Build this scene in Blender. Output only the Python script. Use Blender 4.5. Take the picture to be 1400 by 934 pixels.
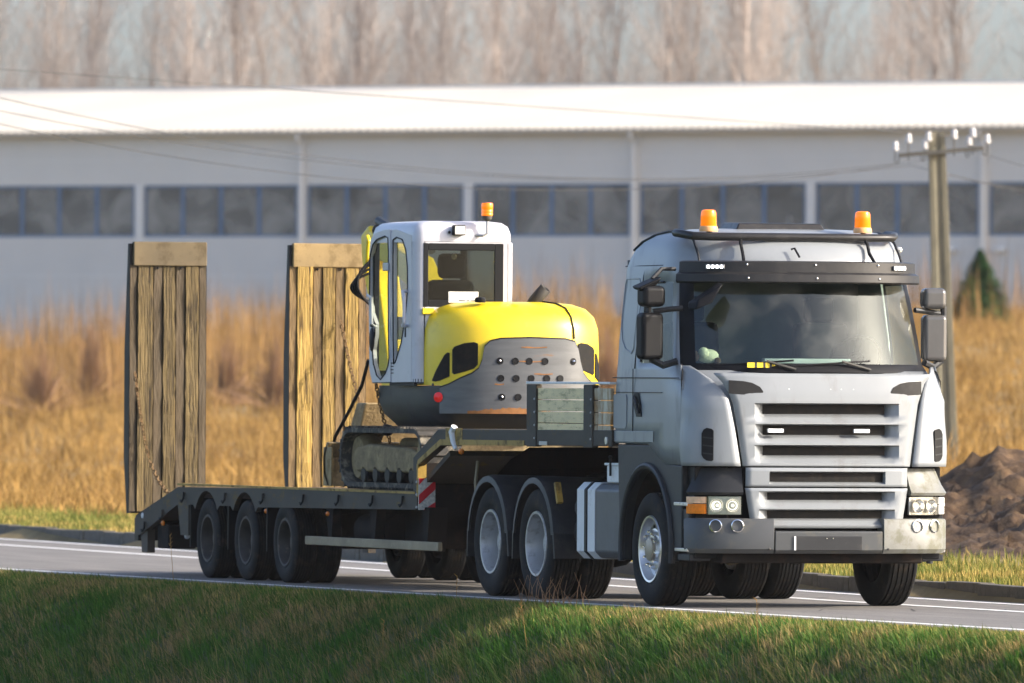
import bpy, bmesh, math, random
import numpy as np
from mathutils import Vector, Matrix
random.seed(7); RNG = np.random.default_rng(11)
S = bpy.context.scene
for o in list(bpy.data.objects): bpy.data.objects.remove(o)
C = S.collection
R = math.radians

# ------------------------------------------------------------ camera
cam = bpy.data.cameras.new('camera'); camo = bpy.data.objects.new('camera', cam); C.objects.link(camo)
S.camera = camo
cam.sensor_width = 36; cam.lens = 396; cam.clip_start = 1; cam.clip_end = 3000
_yaw, _pit, _rol = .318961, .003679, .006
_d = Vector((-math.cos(_yaw)*math.cos(_pit), math.sin(_yaw)*math.cos(_pit), math.sin(_pit)))
_r = _d.cross(Vector((0, 0, 1))).normalized(); _u = _r.cross(_d)
_r2 = math.cos(_rol)*_r+math.sin(_rol)*_u; _u2 = -math.sin(_rol)*_r+math.cos(_rol)*_u
m = Matrix((( _r2.x, _u2.x, -_d.x), (_r2.y, _u2.y, -_d.y), (_r2.z, _u2.z, -_d.z))).to_4x4()
m.translation = (95.304, -33.974, 1.986)
camo.matrix_world = m
cam.dof.use_dof = True; cam.dof.focus_distance = 100.5; cam.dof.aperture_fstop = 5.0

# ------------------------------------------------------------ sky, sun, exposure
SUN_AZ, SUN_EL = R(61), R(25)          # azimuth from +X towards +Y
W = bpy.data.worlds.new('World'); S.world = W; W.use_nodes = True
nt = W.node_tree; nt.nodes.clear()
sky = nt.nodes.new('ShaderNodeTexSky'); sky.sky_type = 'NISHITA'; sky.sun_disc = False
sky.sun_elevation = SUN_EL; sky.sun_rotation = math.pi/2-SUN_AZ
sky.air_density = 0.6; sky.dust_density = 3.0; sky.ozone_density = 1.0
bg = nt.nodes.new('ShaderNodeBackground'); bg.inputs[1].default_value = .15
wo = nt.nodes.new('ShaderNodeOutputWorld')
nt.links.new(sky.outputs[0], bg.inputs[0]); nt.links.new(bg.outputs[0], wo.inputs[0])
sl = bpy.data.lights.new('sun', 'SUN'); sl.energy = 2.8; sl.angle = R(.55); sl.color = (1, .92, .80)
so = bpy.data.objects.new('sun', sl); C.objects.link(so)
so.rotation_euler = Vector((math.cos(SUN_AZ)*math.cos(SUN_EL), math.sin(SUN_AZ)*math.cos(SUN_EL), math.sin(SUN_EL))).to_track_quat('Z', 'Y').to_euler()
so.location = (40, 40, 40)
S.view_settings.view_transform = 'Standard'; S.view_settings.look = 'None'
S.cycles.max_bounces = 6; S.cycles.diffuse_bounces = 3; S.cycles.glossy_bounces = 3; S.cycles.transmission_bounces = 4; S.cycles.volume_bounces = 0; S.cycles.transparent_max_bounces = 8
S.view_settings.gamma = 1; S.view_settings.exposure = 1.36; S.view_settings.use_curve_mapping = False

# ------------------------------------------------------------ materials
def mat(name, col, rough=.5, metal=0., var=.12, vs=3., dirt=None, damt=.5, ds=2., dth=.5, bump=0., bs=40., coat=0., st=(1, 1, 1), rnd=0., isl=0., spec=.5):
    M = bpy.data.materials.new(name); M.use_nodes = True
    n = M.node_tree; N = n.nodes; L = n.links
    b = N['Principled BSDF']; b.inputs['Roughness'].default_value = rough; b.inputs['Metallic'].default_value = metal; b.inputs['Specular IOR Level'].default_value = spec
    if coat: b.inputs['Coat Weight'].default_value = coat; b.inputs['Coat Roughness'].default_value = .08
    tc = N.new('ShaderNodeTexCoord'); mp = N.new('ShaderNodeMapping'); mp.inputs['Scale'].default_value = st
    L.new(tc.outputs['Object'], mp.inputs[0])
    src = mp.outputs[0]
    if rnd:
        oi = N.new('ShaderNodeObjectInfo'); ad = N.new('ShaderNodeVectorMath'); ad.operation = 'MULTIPLY_ADD'
        ad.inputs[1].default_value = (37, 11, 53); L.new(oi.outputs['Random'], ad.inputs[0]); L.new(mp.outputs[0], ad.inputs[2]); src = ad.outputs[0]
    no = N.new('ShaderNodeTexNoise'); no.inputs['Scale'].default_value = vs; no.inputs['Detail'].default_value = 6; no.inputs['Roughness'].default_value = .62
    L.new(src, no.inputs['Vector'])
    hv = N.new('ShaderNodeMapRange'); hv.inputs[1].default_value = .25; hv.inputs[2].default_value = .75
    hv.inputs[3].default_value = 1-var; hv.inputs[4].default_value = 1+var
    L.new(no.outputs[0], hv.inputs[0])
    mu = N.new('ShaderNodeMix'); mu.data_type = 'RGBA'; mu.blend_type = 'MULTIPLY'; mu.inputs[0].default_value = 1
    mu.inputs[6].default_value = (*col, 1)
    cb = N.new('ShaderNodeCombineColor')
    for i in range(3): L.new(hv.outputs[0], cb.inputs[i])
    L.new(cb.outputs[0], mu.inputs[7]); out = mu.outputs[2]
    if rnd or isl:
        if isl:
            g = N.new('ShaderNodeNewGeometry'); ro = g.outputs['Random Per Island']; amt = isl
        else: ro = oi.outputs['Random']; amt = rnd
        mr = N.new('ShaderNodeMapRange'); mr.inputs[3].default_value = 1-amt; mr.inputs[4].default_value = 1+amt
        L.new(ro, mr.inputs[0]); vm = N.new('ShaderNodeVectorMath'); vm.operation = 'SCALE'
        L.new(out, vm.inputs[0]); L.new(mr.outputs[0], vm.inputs['Scale']); out = vm.outputs[0]
    if dirt:
        n2 = N.new('ShaderNodeTexNoise'); n2.inputs['Scale'].default_value = ds; n2.inputs['Detail'].default_value = 9; n2.inputs['Roughness'].default_value = .7
        L.new(src, n2.inputs['Vector'])
        cr = N.new('ShaderNodeMapRange'); cr.inputs[1].default_value = dth; cr.inputs[2].default_value = dth+.12; cr.inputs[4].default_value = damt
        L.new(n2.outputs[0], cr.inputs[0])
        mx = N.new('ShaderNodeMix'); mx.data_type = 'RGBA'; mx.inputs[7].default_value = (*dirt, 1)
        L.new(cr.outputs[0], mx.inputs[0]); L.new(out, mx.inputs[6]); out = mx.outputs[2]
        rr = N.new('ShaderNodeMapRange'); rr.inputs[3].default_value = rough; rr.inputs[4].default_value = min(.9, rough+.35)
        L.new(cr.outputs[0], rr.inputs[0]); L.new(rr.outputs[0], b.inputs['Roughness'])
    L.new(out, b.inputs['Base Color'])
    if bump:
        n3 = N.new('ShaderNodeTexNoise'); n3.inputs['Scale'].default_value = bs; n3.inputs['Detail'].default_value = 5
        L.new(src, n3.inputs['Vector'])
        bp = N.new('ShaderNodeBump'); bp.inputs['Strength'].default_value = bump; bp.inputs['Distance'].default_value = .02
        L.new(n3.outputs[0], bp.inputs['Height']); L.new(bp.outputs[0], b.inputs['Normal'])
    return M

def glass(name, tint, refl=.08, rough=.02, dirt=0.):
    M = bpy.data.materials.new(name); M.use_nodes = True
    n = M.node_tree; N = n.nodes; L = n.links; N.remove(N['Principled BSDF'])
    t = N.new('ShaderNodeBsdfTransparent'); t.inputs[0].default_value = (*tint, 1)
    g = N.new('ShaderNodeBsdfGlossy'); g.inputs[0].default_value = (*[.5+.5*t_ for t_ in tint], 1); g.inputs['Roughness'].default_value = rough
    f = N.new('ShaderNodeLayerWeight'); f.inputs[0].default_value = .25
    mr = N.new('ShaderNodeMapRange'); mr.inputs[3].default_value = refl; mr.inputs[4].default_value = .5
    L.new(f.outputs['Fresnel'], mr.inputs[0])
    mx = N.new('ShaderNodeMixShader'); L.new(mr.outputs[0], mx.inputs[0]); L.new(t.outputs[0], mx.inputs[1]); L.new(g.outputs[0], mx.inputs[2])
    out = mx.outputs[0]
    if dirt:
        df = N.new('ShaderNodeBsdfDiffuse'); df.inputs[0].default_value = (.62, .60, .54, 1)
        tc = N.new('ShaderNodeTexCoord'); no = N.new('ShaderNodeTexNoise'); no.inputs['Scale'].default_value = 2.2 if dirt < .5 else .7; no.inputs['Detail'].default_value = 5 if dirt < .5 else 3; no.inputs['Distortion'].default_value = 1.2
        L.new(tc.outputs['Object'], no.inputs[0])
        r2 = N.new('ShaderNodeMapRange'); r2.inputs[1].default_value = .5 if dirt < .5 else .2; r2.inputs[2].default_value = .75 if dirt < .5 else 1.25; r2.inputs[4].default_value = dirt
        L.new(no.outputs[0], r2.inputs[0]); m2 = N.new('ShaderNodeMixShader'); L.new(r2.outputs[0], m2.inputs[0]); L.new(out, m2.inputs[1]); L.new(df.outputs[0], m2.inputs[2]); out = m2.outputs[0]
    L.new(out, N['Material Output'].inputs[0])
    return M

def emit(name, col, s, base):
    M = mat(name, base, .25, var=.05)
    b = M.node_tree.nodes['Principled BSDF']; b.inputs['Emission Color'].default_value = (*col, 1); b.inputs['Emission Strength'].default_value = s
    return M

M = {}
M['paint'] = mat('cab_paint', (.25, .265, .275), .38, var=.07, vs=2, dirt=(.15, .14, .125), damt=.38, ds=2.6, dth=.54, coat=.25, st=(1.4, 1.4, .5))
M['plastic'] = mat('dark_plastic', (.022, .023, .025), .48, var=.2, vs=5, dirt=(.075, .068, .058), damt=.4, ds=5, dth=.55, spec=.3)
M['visor'] = mat('visor_plastic', (.022, .021, .021), .35, var=.15, dirt=(.05, .046, .042), damt=.3, ds=8, spec=.3)
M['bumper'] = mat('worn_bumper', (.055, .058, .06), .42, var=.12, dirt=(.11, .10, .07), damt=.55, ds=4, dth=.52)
M['rubber'] = mat(spec=.15, name='tyre_rubber', col=(.012, .012, .012), rough=.72, var=.3, vs=6, dirt=(.055, .043, .03), damt=.6, ds=9, dth=.52)
M['black'] = mat('black_rubber', (.006, .006, .007), .5, var=.2, spec=.2)
M['mesh'] = mat(spec=.15, name='grille_mesh', col=(.010, .009, .008), rough=.6, var=.35, vs=30, dirt=(.035, .028, .02), damt=.5, ds=14)
M['alloy'] = mat('polished_alloy', (.72, .70, .68), .28, metal=.9, var=.12, vs=6, dirt=(.30, .25, .2), damt=.5, ds=12, dth=.55)
M['whiterim'] = mat('silver_painted_rim', (.50, .49, .48), .36, metal=.45, var=.1, dirt=(.28, .25, .22), damt=.7, ds=7, dth=.5)
M['rustrim'] = mat('dirty_trailer_rim', (.05, .042, .034), .6, metal=.1, var=.35, vs=8, dirt=(.22, .18, .13), damt=.7, ds=9, dth=.57)
M['hub'] = mat('hub_bronze', (.40, .33, .24), .45, metal=.4, var=.15)
M['mirrorlit'] = mat('sunlit_mirror_shell', (.13, .125, .12), .25, metal=.3, var=.15)  # far mirror only: sunlit brightness put into the shell colour
M['chrome'] = mat('chrome', (.85, .85, .84), .15, metal=1, var=.05)
M['chassis'] = mat(spec=.15, name='chassis_dirt', col=(.012, .010, .009), rough=.85, var=.3, dirt=(.035, .022, .015), damt=.6, ds=5)
M['interior'] = mat('cab_interior_cloth', (.14, .145, .145), .8, var=.2)
M['dash'] = mat('dashboard', (.15, .16, .16), .6, var=.2)
M['seatc'] = mat(spec=.15, name='seat_cloth', col=(.014, .014, .016), rough=.85, var=.3, vs=12)
M['ws'] = glass('windscreen_glass', (.70, .84, .76), .065, .03, dirt=.09)  # dirt film also paints the pale streaks of reflected sky
M['sideglass'] = glass('side_glass', (.78, .84, .80), .06)
M['excglass'] = glass('excavator_glass', (.85, .88, .83), .015)
M['excrear'] = glass('excavator_rear_glass', (.64, .66, .64), .015)
M['lens'] = mat('headlamp_lens', (.75, .74, .70), .12, metal=.35, var=.25, vs=18)
M['lampglass'] = glass('lamp_cover', (.95, .95, .93), .12, .02)
M['lamp_on'] = emit('lit_headlamp', (1, .93, .78), 1.1, (.8, .78, .7))
M['led'] = emit('led_chip', (1, 1, 1), 4, (.9, .9, .9))
M['ambers'] = mat('amber_lens', (.85, .22, .01), .15, var=.25, vs=30)
M['beacon'] = emit('amber_beacon', (1, .22, .0), .30, (.90, .19, .004))
M['redlens'] = emit('red_lens', (1, .02, .02), .06, (.7, .01, .01))
M['white'] = mat('white_paint', (.74, .74, .73), .4, var=.07, dirt=(.45, .42, .36), damt=.5, ds=6, dth=.55)
M['sunlit_grime'] = mat('sunlit_grimy_corner', (.17, .17, .15), .4, var=.15, vs=7, dirt=(.10, .095, .05), damt=.7, ds=5, dth=.48)  # dirty far-side corner trim, sunlight put into its lighter colour
M['yellow'] = mat('excavator_yellow', (.88, .62, .012), .38, var=.08, vs=4, dirt=(.55, .36, .03), damt=.45, ds=5, dth=.56, coat=.2)
M['excgrey'] = mat('excavator_cab_grey', (.60, .585, .61), .35, var=.04, dirt=(.40, .37, .34), damt=.35, ds=5, dth=.58, coat=.2)
M['excdark'] = mat('excavator_dark_body', (.035, .038, .041), .5, var=.15, dirt=(.09, .08, .065), damt=.5, ds=5, dth=.55)
M['cwt'] = mat('counterweight_steel', (.125, .13, .135), .36, metal=.4, var=.2, vs=4, dirt=(.20, .09, .025), damt=.85, ds=2.2, dth=.6, st=(1, .6, 4))
M['mud'] = mat('muddy_steel', (.23, .17, .085), .85, var=.35, vs=8, dirt=(.40, .30, .15), damt=.8, ds=6, bump=.5, bs=30)
M['tracks'] = mat(spec=.15, name='track_rubber', col=(.06, .056, .05), rough=.75, var=.3, vs=8, dirt=(.30, .26, .19), damt=.75, ds=6, dth=.5)
M['frame'] = mat('trailer_frame', (.042, .034, .025), .6, var=.35, vs=2, dirt=(.20, .13, .03), damt=.6, ds=5, dth=.56, st=(.7, 1, 1.6), spec=.3)
M['deckwood'] = mat('deck_boards', (.20, .13, .05), .8, var=.35, vs=5, st=(1, 8, 1), rnd=.2)
M['stripe'] = mat('mustard_stripe', (.36, .22, .03), .6, var=.3, dirt=(.09, .06, .02), damt=.8, ds=7)
M['plank'] = mat('ramp_plank', (.32, .205, .05), .8, var=.6, vs=3.0, dirt=(.05, .028, .008), damt=.95, ds=5, dth=.51, bump=1.0, bs=12, st=(5, 5, .3), rnd=.22)
M['plank_shaded'] = mat('ramp_plank_shaded', (.115, .08, .03), .85, var=.6, vs=3.0, dirt=(.022, .014, .006), damt=.95, ds=5, dth=.50, bump=1.0, bs=12, st=(5, 5, .3), rnd=.22)  # near ramp's planks: shade put into a darker wood colour
M['steelband'] = mat('ramp_steel_band', (.18, .112, .04), .7, var=.4, vs=4, dirt=(.09, .055, .022), damt=.75, ds=5, dth=.5, bump=.5, bs=20, st=(3, 3, .5), rnd=.12)
M['steelband_shaded'] = mat('ramp_steel_shaded', (.085, .058, .027), .7, var=.4, vs=4, dirt=(.055, .038, .018), damt=.75, ds=5, dth=.5, bump=.5, bs=20, st=(3, 3, .5), rnd=.12)  # near ramp's bands, with the shade mixed into the colour
M['plate_shaded'] = mat('ramp_plate_shaded', (.135, .098, .046), .6, var=.3, dirt=(.07, .048, .02), damt=.7, ds=5)  # near ramp's top plate, colour toned down as if shaded
M['plate'] = mat('ramp_plate', (.28, .19, .075), .6, var=.25, dirt=(.14, .09, .03), damt=.7, ds=5)
M['beige'] = mat('dropside_aluminium', (.80, .64, .34), .5, var=.12, vs=4, dirt=(.24, .19, .09), damt=.6, ds=5, dth=.52, st=(1, 1, 4))
M['rustwhite'] = mat('rusty_white_panel', (.55, .50, .36), .5, var=.15, dirt=(.25, .11, .02), damt=.9, ds=2.5, dth=.5, st=(1, 1, .35))
M['guard'] = mat('side_guard_rail', (.28, .22, .13), .6, metal=.2, var=.3, dirt=(.42, .36, .24), damt=.5, ds=7)
M['signred'] = mat('sign_red', (.62, .02, .03), .4, var=.1)
M['signwhite'] = mat('sign_white', (.62, .59, .52), .5, var=.45, vs=40)
M['rustpipe'] = mat('exhaust_rust', (.02, .016, .012), .7, var=.4, vs=12)
M['chain'] = mat('rusty_chain', (.17, .10, .04), .7, metal=.3, var=.4, vs=20)
M['plush'] = mat('plush_fur', (.78, .72, .55), .95, var=.15, bump=.6, bs=90)
M['plushd'] = mat('plush_brown', (.12, .06, .03), .95, var=.2)
M['steel'] = mat('bare_steel', (.42, .42, .42), .4, metal=.7, var=.2)
M['print'] = mat('black_print', (.02, .02, .02), .6, var=.1)
M['printgrey'] = mat('grey_print', (.30, .30, .30), .6, var=.1)
M['concrete'] = mat('kerb_concrete', (.13, .115, .09), .9, var=.3, vs=4, dirt=(.07, .06, .04), damt=.7, ds=5, bump=.4, bs=30)
M['pole'] = mat('pole_concrete', (.19, .17, .115), .85, var=.25, vs=5, dirt=(.13, .115, .075), damt=.6, ds=4, st=(1, 1, .4))
M['porcelain'] = mat('porcelain', (.58, .56, .55), .25, var=.05)
M['wire'] = mat('wire', (.03, .03, .03), .6, var=.1)
M['iron'] = mat('iron', (.07, .065, .055), .7, var=.2)

# ------------------------------------------------------------ mesh helpers
class MB:
    def __init__(s): s.v = []; s.f = []
    def add(s, vs, fs):
        b = len(s.v); s.v += [tuple(v) for v in vs]; s.f += [tuple(i+b for i in f) for f in fs]; return s
    def box(s, x0, x1, y0, y1, z0, z1):
        return s.add([(x, y, z) for x in (x0, x1) for y in (y0, y1) for z in (z0, z1)],
                     [(0, 1, 3, 2), (4, 6, 7, 5), (0, 4, 5, 1), (2, 3, 7, 6), (0, 2, 6, 4), (1, 5, 7, 3)])
    def prism(s, poly, ax, a0, a1):
        n = len(poly)
        def P(p, a): return {'x': (a, p[0], p[1]), 'y': (p[0], a, p[1]), 'z': (p[0], p[1], a)}[ax]
        vs = [P(p, a0) for p in poly]+[P(p, a1) for p in poly]
        return s.add(vs, [tuple(range(n))[::-1], tuple(range(n, 2*n))]+[(i, (i+1) % n, n+(i+1) % n, n+i) for i in range(n)])
    def loft(s, rings, closed=True, cap=True):
        n = len(rings[0]); vs = [v for r in rings for v in r]; fs = []
        for k in range(len(rings)-1):
            for i in range(n if closed else n-1):
                j = (i+1) % n; fs.append((k*n+i, k*n+j, (k+1)*n+j, (k+1)*n+i))
        if cap and closed: fs += [tuple(range(n))[::-1], tuple(range((len(rings)-1)*n, len(rings)*n))]
        return s.add(vs, fs)
    def tube(s, pts, r, seg=8, cap=True):
        pts = [Vector(p) for p in pts]; rs = r if isinstance(r, (list, tuple)) else [r]*len(pts); rings = []
        up = None
        for i, p in enumerate(pts):
            t = (pts[min(i+1, len(pts)-1)]-pts[max(i-1, 0)]).normalized()
            if up is None: up = t.orthogonal().normalized()
            up = (up-t*up.dot(t)); up = up.normalized() if up.length > 1e-6 else t.orthogonal().normalized()
            w = t.cross(up); rings.append([tuple(p+rs[i]*(math.cos(a)*up+math.sin(a)*w)) for a in [2*math.pi*k/seg for k in range(seg)]])
        return s.loft(rings, True, cap)
    def lathe(s, prof, c, ax='y', seg=32, cap=False):
        rings = []
        for (r, a) in prof:
            ring = []
            for k in range(seg):
                t = 2*math.pi*k/seg; p, q = r*math.cos(t), r*math.sin(t)
                ring.append({'y': (c[0]+p, c[1]+a, c[2]+q), 'x': (c[0]+a, c[1]+p, c[2]+q), 'z': (c[0]+p, c[1]+q, c[2]+a)}[ax])
            rings.append(ring)
        return s.loft(rings, True, cap)
    def sphere(s, c, r, seg=12):
        rx, ry, rz = r if isinstance(r, (list, tuple)) else (r, r, r)
        rings = [[(c[0]+rx*math.sin(t)*math.cos(p), c[1]+ry*math.sin(t)*math.sin(p), c[2]+rz*math.cos(t)) for p in [2*math.pi*k/seg for k in range(seg)]] for t in [math.pi*(i+.02)/(seg//2+.04) for i in range(seg//2+1)]]
        return s.loft(rings)
    def rot(s, axis, ang, c):
        m = Matrix.Translation(c) @ Matrix.Rotation(ang, 4, axis) @ Matrix.Translation(-Vector(c))
        s.v = [tuple(m @ Vector(v)) for v in s.v]; return s
    def build(s, name, mt, parent=None, bevel=0, smooth=True, solid=0, seg=2, angle=32):
        me = bpy.data.meshes.new(name); me.from_pydata(s.v, [], s.f)
        bm = bmesh.new(); bm.from_mesh(me)
        bmesh.ops.recalc_face_normals(bm, faces=bm.faces); bm.to_mesh(me); bm.free()
        me.materials.append(M[mt] if isinstance(mt, str) else mt)
        if smooth:
            me.shade_smooth(); me.set_sharp_from_angle(angle=R(angle))
        o = bpy.data.objects.new(name, me); C.objects.link(o)
        if parent: o.parent = parent
        if solid:
            q = o.modifiers.new('solid', 'SOLIDIFY'); q.thickness = solid; q.offset = -1
        if bevel:
            q = o.modifiers.new('bevel', 'BEVEL'); q.width = bevel; q.segments = seg; q.limit_method = 'ANGLE'; q.angle_limit = R(40); q.harden_normals = True
        return o
def box(name, mt, parent, *b, bevel=0): return MB().box(*b).build(name, mt, parent, bevel)
def thing(name, label, cat, loc=(0, 0, 0), group=None):
    o = bpy.data.objects.new(name, None); C.objects.link(o); o.location = loc; o.empty_display_size = .3
    o['label'] = label; o['category'] = cat
    if group: o['group'] = group
    return o
def tag(o, label, cat, group=None):
    o['label'] = label; o['category'] = cat
    if group: o['group'] = group
    return o
def struct(o): o['kind'] = 'structure'; return o
def stuff(o, label=None, cat=None):
    o['kind'] = 'stuff'
    if label: o['label'] = label
    if cat: o['category'] = cat
    return o
def copy_tree(o, parent=None):
    c = o.copy(); C.objects.link(c); c.parent = parent
    for ch in o.children: copy_tree(ch, c)
    return c
def npmesh(name, V, F, mt, n=3):
    me = bpy.data.meshes.new(name)
    me.vertices.add(len(V)); me.vertices.foreach_set('co', np.ascontiguousarray(V, dtype=np.float32).ravel())
    me.loops.add(F.size); me.loops.foreach_set('vertex_index', np.ascontiguousarray(F, dtype=np.int32).ravel())
    me.polygons.add(len(F)); me.polygons.foreach_set('loop_start', np.arange(0, F.size, n, dtype=np.int32))
    me.update(calc_edges=True); me.materials.append(M[mt] if isinstance(mt, str) else mt)
    o = bpy.data.objects.new(name, me); C.objects.link(o); return o

# ============================================================ SETTING
def y_near(x): return -1.50+.024*x if x < 12 else -1.21
def y_mid(x): return 1.32+.042*max(0., -x-2)
def y_far(x): return 2.47+.042*max(0., -x-2)
def y_kerb(x): return y_far(x)+.40
def smooth(t): t = np.clip(t, 0, 1); return t*t*(3-2*t)
def vnoise(x, y, s=1., seed=0):
    x = np.asarray(x)*s; y = np.asarray(y)*s; r = 0
    for k, (a, fx, fy, ph) in enumerate(((.5, 1, .7, .3), (.3, 1.9, -2.3, 1.7), (.22, -3.7, 3.1, 4.1), (.15, 6.3, 5.9, 2.2), (.1, 9.7, -11.3, 5.5))):
        r = r+a*np.sin(fx*x+fy*y+ph+seed*1.37*(k+1))*np.cos(fy*x*.83-fx*y*1.13+seed*2.1)
    return r
def ground_z(x, y):
    x = np.asarray(x, float); y = np.asarray(y, float)
    yk = 2.87+.042*np.maximum(0, -x-2); yn = np.where(x < 12, -1.62+.024*x, -1.33)
    v = y-yk
    far = .13+4.2*smooth((v-10)/80)+.10*vnoise(x, y, .35)*smooth((v-3)/6)
    q = yn-y
    near = -.03-.72*np.maximum(0, np.sqrt((q-.95)**2+.09)+(q-.95)-.05)/2-.0*q
    near = np.maximum(near, -2.2)+.02*vnoise(x, y, 1.1, 3)*smooth((q-.4)/1.)
    near = np.where(q > 9, near+(q-9)*.03, near)
    mid = np.full_like(x, -.05)
    return np.where(v > 0, far, np.where(q > 0, near, mid))
M['soil'] = mat('field_ground', (.19, .135, .05), .95, var=.4, vs=.8, dirt=(.26, .19, .08), damt=.7, ds=1.5)
M['banksoil'] = mat('bank_ground', (.05, .08, .02), .95, var=.4, vs=2, dirt=(.12, .09, .045), damt=.7, ds=2.5)
M['asphalt'] = mat('asphalt', (.165, .152, .138), .85, var=.28, vs=1.3, dirt=(.23, .22, .20), damt=.6, ds=30, dth=.5, bump=.35, bs=120, st=(.25, 2.2, 1))
M['line'] = mat('road_paint', (.76, .75, .72), .6, var=.06, dirt=(.30, .29, .27), damt=.7, ds=10, dth=.53)

xs = np.concatenate([np.linspace(-1500, -160, 30), np.linspace(-150, 22, 130), np.linspace(30, 400, 20)])
ys = np.concatenate([np.linspace(-400, -12, 14), np.linspace(-11, 14, 101), np.linspace(15, 110, 60), np.linspace(120, 1500, 24)])
X, Y = np.meshgrid(xs, ys, indexing='ij'); Z = ground_z(X, Y)
nx, ny = X.shape; idx = np.arange(nx*ny).reshape(nx, ny)
F = np.stack([idx[:-1, :-1], idx[1:, :-1], idx[1:, 1:], idx[:-1, 1:]], -1).reshape(-1, 4)
g = npmesh('ground', np.stack([X, Y, Z], -1).reshape(-1, 3), F, 'soil', 4); g.data.shade_smooth(); struct(g)
g.data.materials.append(M['banksoil'])
cy = Y.ravel()[F].mean(1); g.data.polygons.foreach_set('material_index', (cy < 0).astype(np.int32))
def ribbon(name, ya, yb, z, mt, x0=-260, x1=120, n=191):
    mb = MB(); xx = [x0+(x1-x0)*i/(n-1) for i in range(n)]
    mb.loft([[(x, ya(x), z), (x, yb(x), z)] for x in xx], closed=False); return mb.build(name, mt)
struct(ribbon('road', lambda x: y_near(x)-.28, lambda x: y_kerb(x)+.05, .0, 'asphalt'))
road = bpy.data.objects['road']
for f in (y_near, y_mid, y_far):
    o = ribbon('edge_line', lambda x: f(x)-.08, lambda x: f(x)+.08, .004, 'line'); o.parent = road
M['tar'] = mat('tar_seal', (.035, .033, .031), .7, var=.3)
for k in range(9):
    x0 = -48+k*6.3+random.uniform(-1.5, 1.5); ya, yb = y_near(x0)+.15, y_kerb(x0)-.1; pts = [(x0+random.gauss(0, .12)+.4*math.sin(t*2.1+k), ya+(yb-ya)*t/14) for t in range(15)]
    cr_ = MB().loft([[(px-.018, py, .003), (px+.018, py, .003)] for px, py in pts], closed=False).build('crack_seal', 'tar'); cr_.parent = road
kerb = thing('kerb', 'weathered concrete kerb along the far side of the road', 'kerb', (0, y_kerb(0), 0))
k0 = MB().box(-.495, .495, 0, .16, -.06, .15).build('kerb_stone', 'concrete', kerb, .012)
k0.location = (12, y_kerb(12)-y_kerb(0), 0)
for i in range(1, 75):
    x = 12-i; k = k0.copy(); C.objects.link(k); k.location = (x, y_kerb(x)-y_kerb(0)+random.uniform(-.008, .008), random.uniform(-.012, .008)); k.rotation_euler = (0, random.uniform(-.01, .01), -.042 if x < -2 else 0)

# ------------------------------------------------------------ grass
def blades(name, x, y, h, w, lean, leanvec, mt, zoff=-.01, curl=.35):
    n = len(x); z = ground_z(x, y)+zoff
    a = RNG.uniform(0, 2*np.pi, n); ux, uy = np.cos(a)*w/2, np.sin(a)*w/2
    la = RNG.normal(0, 1, n); lx = leanvec[0]*lean+la*.25*lean+np.sin(a)*h*curl*RNG.uniform(0, 1, n); ly = leanvec[1]*lean+RNG.normal(0, .25, n)*lean-np.cos(a)*h*curl*RNG.uniform(0, 1, n)
    hz = np.sqrt(np.maximum(h*h-(lx**2+ly**2)*.8, (.25*h)**2))
    V = np.zeros((n, 5, 3))
    V[:, 0] = np.stack([x-ux, y-uy, z], -1); V[:, 1] = np.stack([x+ux, y+uy, z], -1)
    V[:, 2] = np.stack([x-ux*.75+lx*.35, y-uy*.75+ly*.35, z+hz*.62], -1); V[:, 3] = np.stack([x+ux*.75+lx*.35, y+uy*.75+ly*.35, z+hz*.62], -1)
    V[:, 4] = np.stack([x+lx, y+ly, z+hz], -1)
    b = np.arange(n)[:, None]*5
    Fc = np.concatenate([b+[0, 1, 3], b+[0, 3, 2], b+[2, 3, 4]], 0)
    return npmesh(name, V.reshape(-1, 3), Fc, mt)
def gmat(name, c1, c2, c3, s=.5, rough=.7):
    Mt = mat(name, c1, rough, var=.25, vs=3, isl=.5)
    N = Mt.node_tree.nodes; L = Mt.node_tree.links
    tc = [n for n in N if n.type == 'TEX_COORD'][0]; mu = [n for n in N if n.type == 'MIX'][0]
    no = N.new('ShaderNodeTexNoise'); no.inputs['Scale'].default_value = s; no.inputs['Detail'].default_value = 5; L.new(tc.outputs['Object'], no.inputs[0])
    ge = N.new('ShaderNodeNewGeometry')
    ad = N.new('ShaderNodeMath'); ad.operation = 'MULTIPLY_ADD'; ad.inputs[1].default_value = .22; L.new(ge.outputs['Random Per Island'], ad.inputs[0]); L.new(no.outputs[0], ad.inputs[2])
    cr = N.new('ShaderNodeValToRGB'); L.new(ad.outputs[0], cr.inputs[0])
    e = cr.color_ramp.elements; e[0].position = .48; e[0].color = (*c1, 1); e[1].position = .78; e[1].color = (*c3, 1)
    k = e.new(.63); k.color = (*c2, 1)
    L.new(cr.outputs[0], mu.inputs[6])
    b = N['Principled BSDF']; b.inputs['Specular IOR Level'].default_value = .2
    # thin leaves let light through
    tr = N.new('ShaderNodeBsdfTranslucent'); mx = N.new('ShaderNodeMixShader'); mx.inputs[0].default_value = .35
    src = b.inputs['Base Color'].links[0].from_socket; L.new(src, tr.inputs[0])
    out = N['Material Output']; L.new(b.outputs[0], mx.inputs[1]); L.new(tr.outputs[0], mx.inputs[2]); L.new(mx.outputs[0], out.inputs[0])
    return Mt
M['bankgrass'] = gmat('bank_grass', (.05, .15, .016), (.09, .155, .028), (.29, .20, .085), 1.6)
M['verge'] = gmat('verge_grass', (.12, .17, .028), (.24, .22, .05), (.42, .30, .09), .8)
M['dry'] = gmat('dry_grass', (.36, .20, .05), (.45, .275, .085), (.18, .098, .03), .7)
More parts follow.
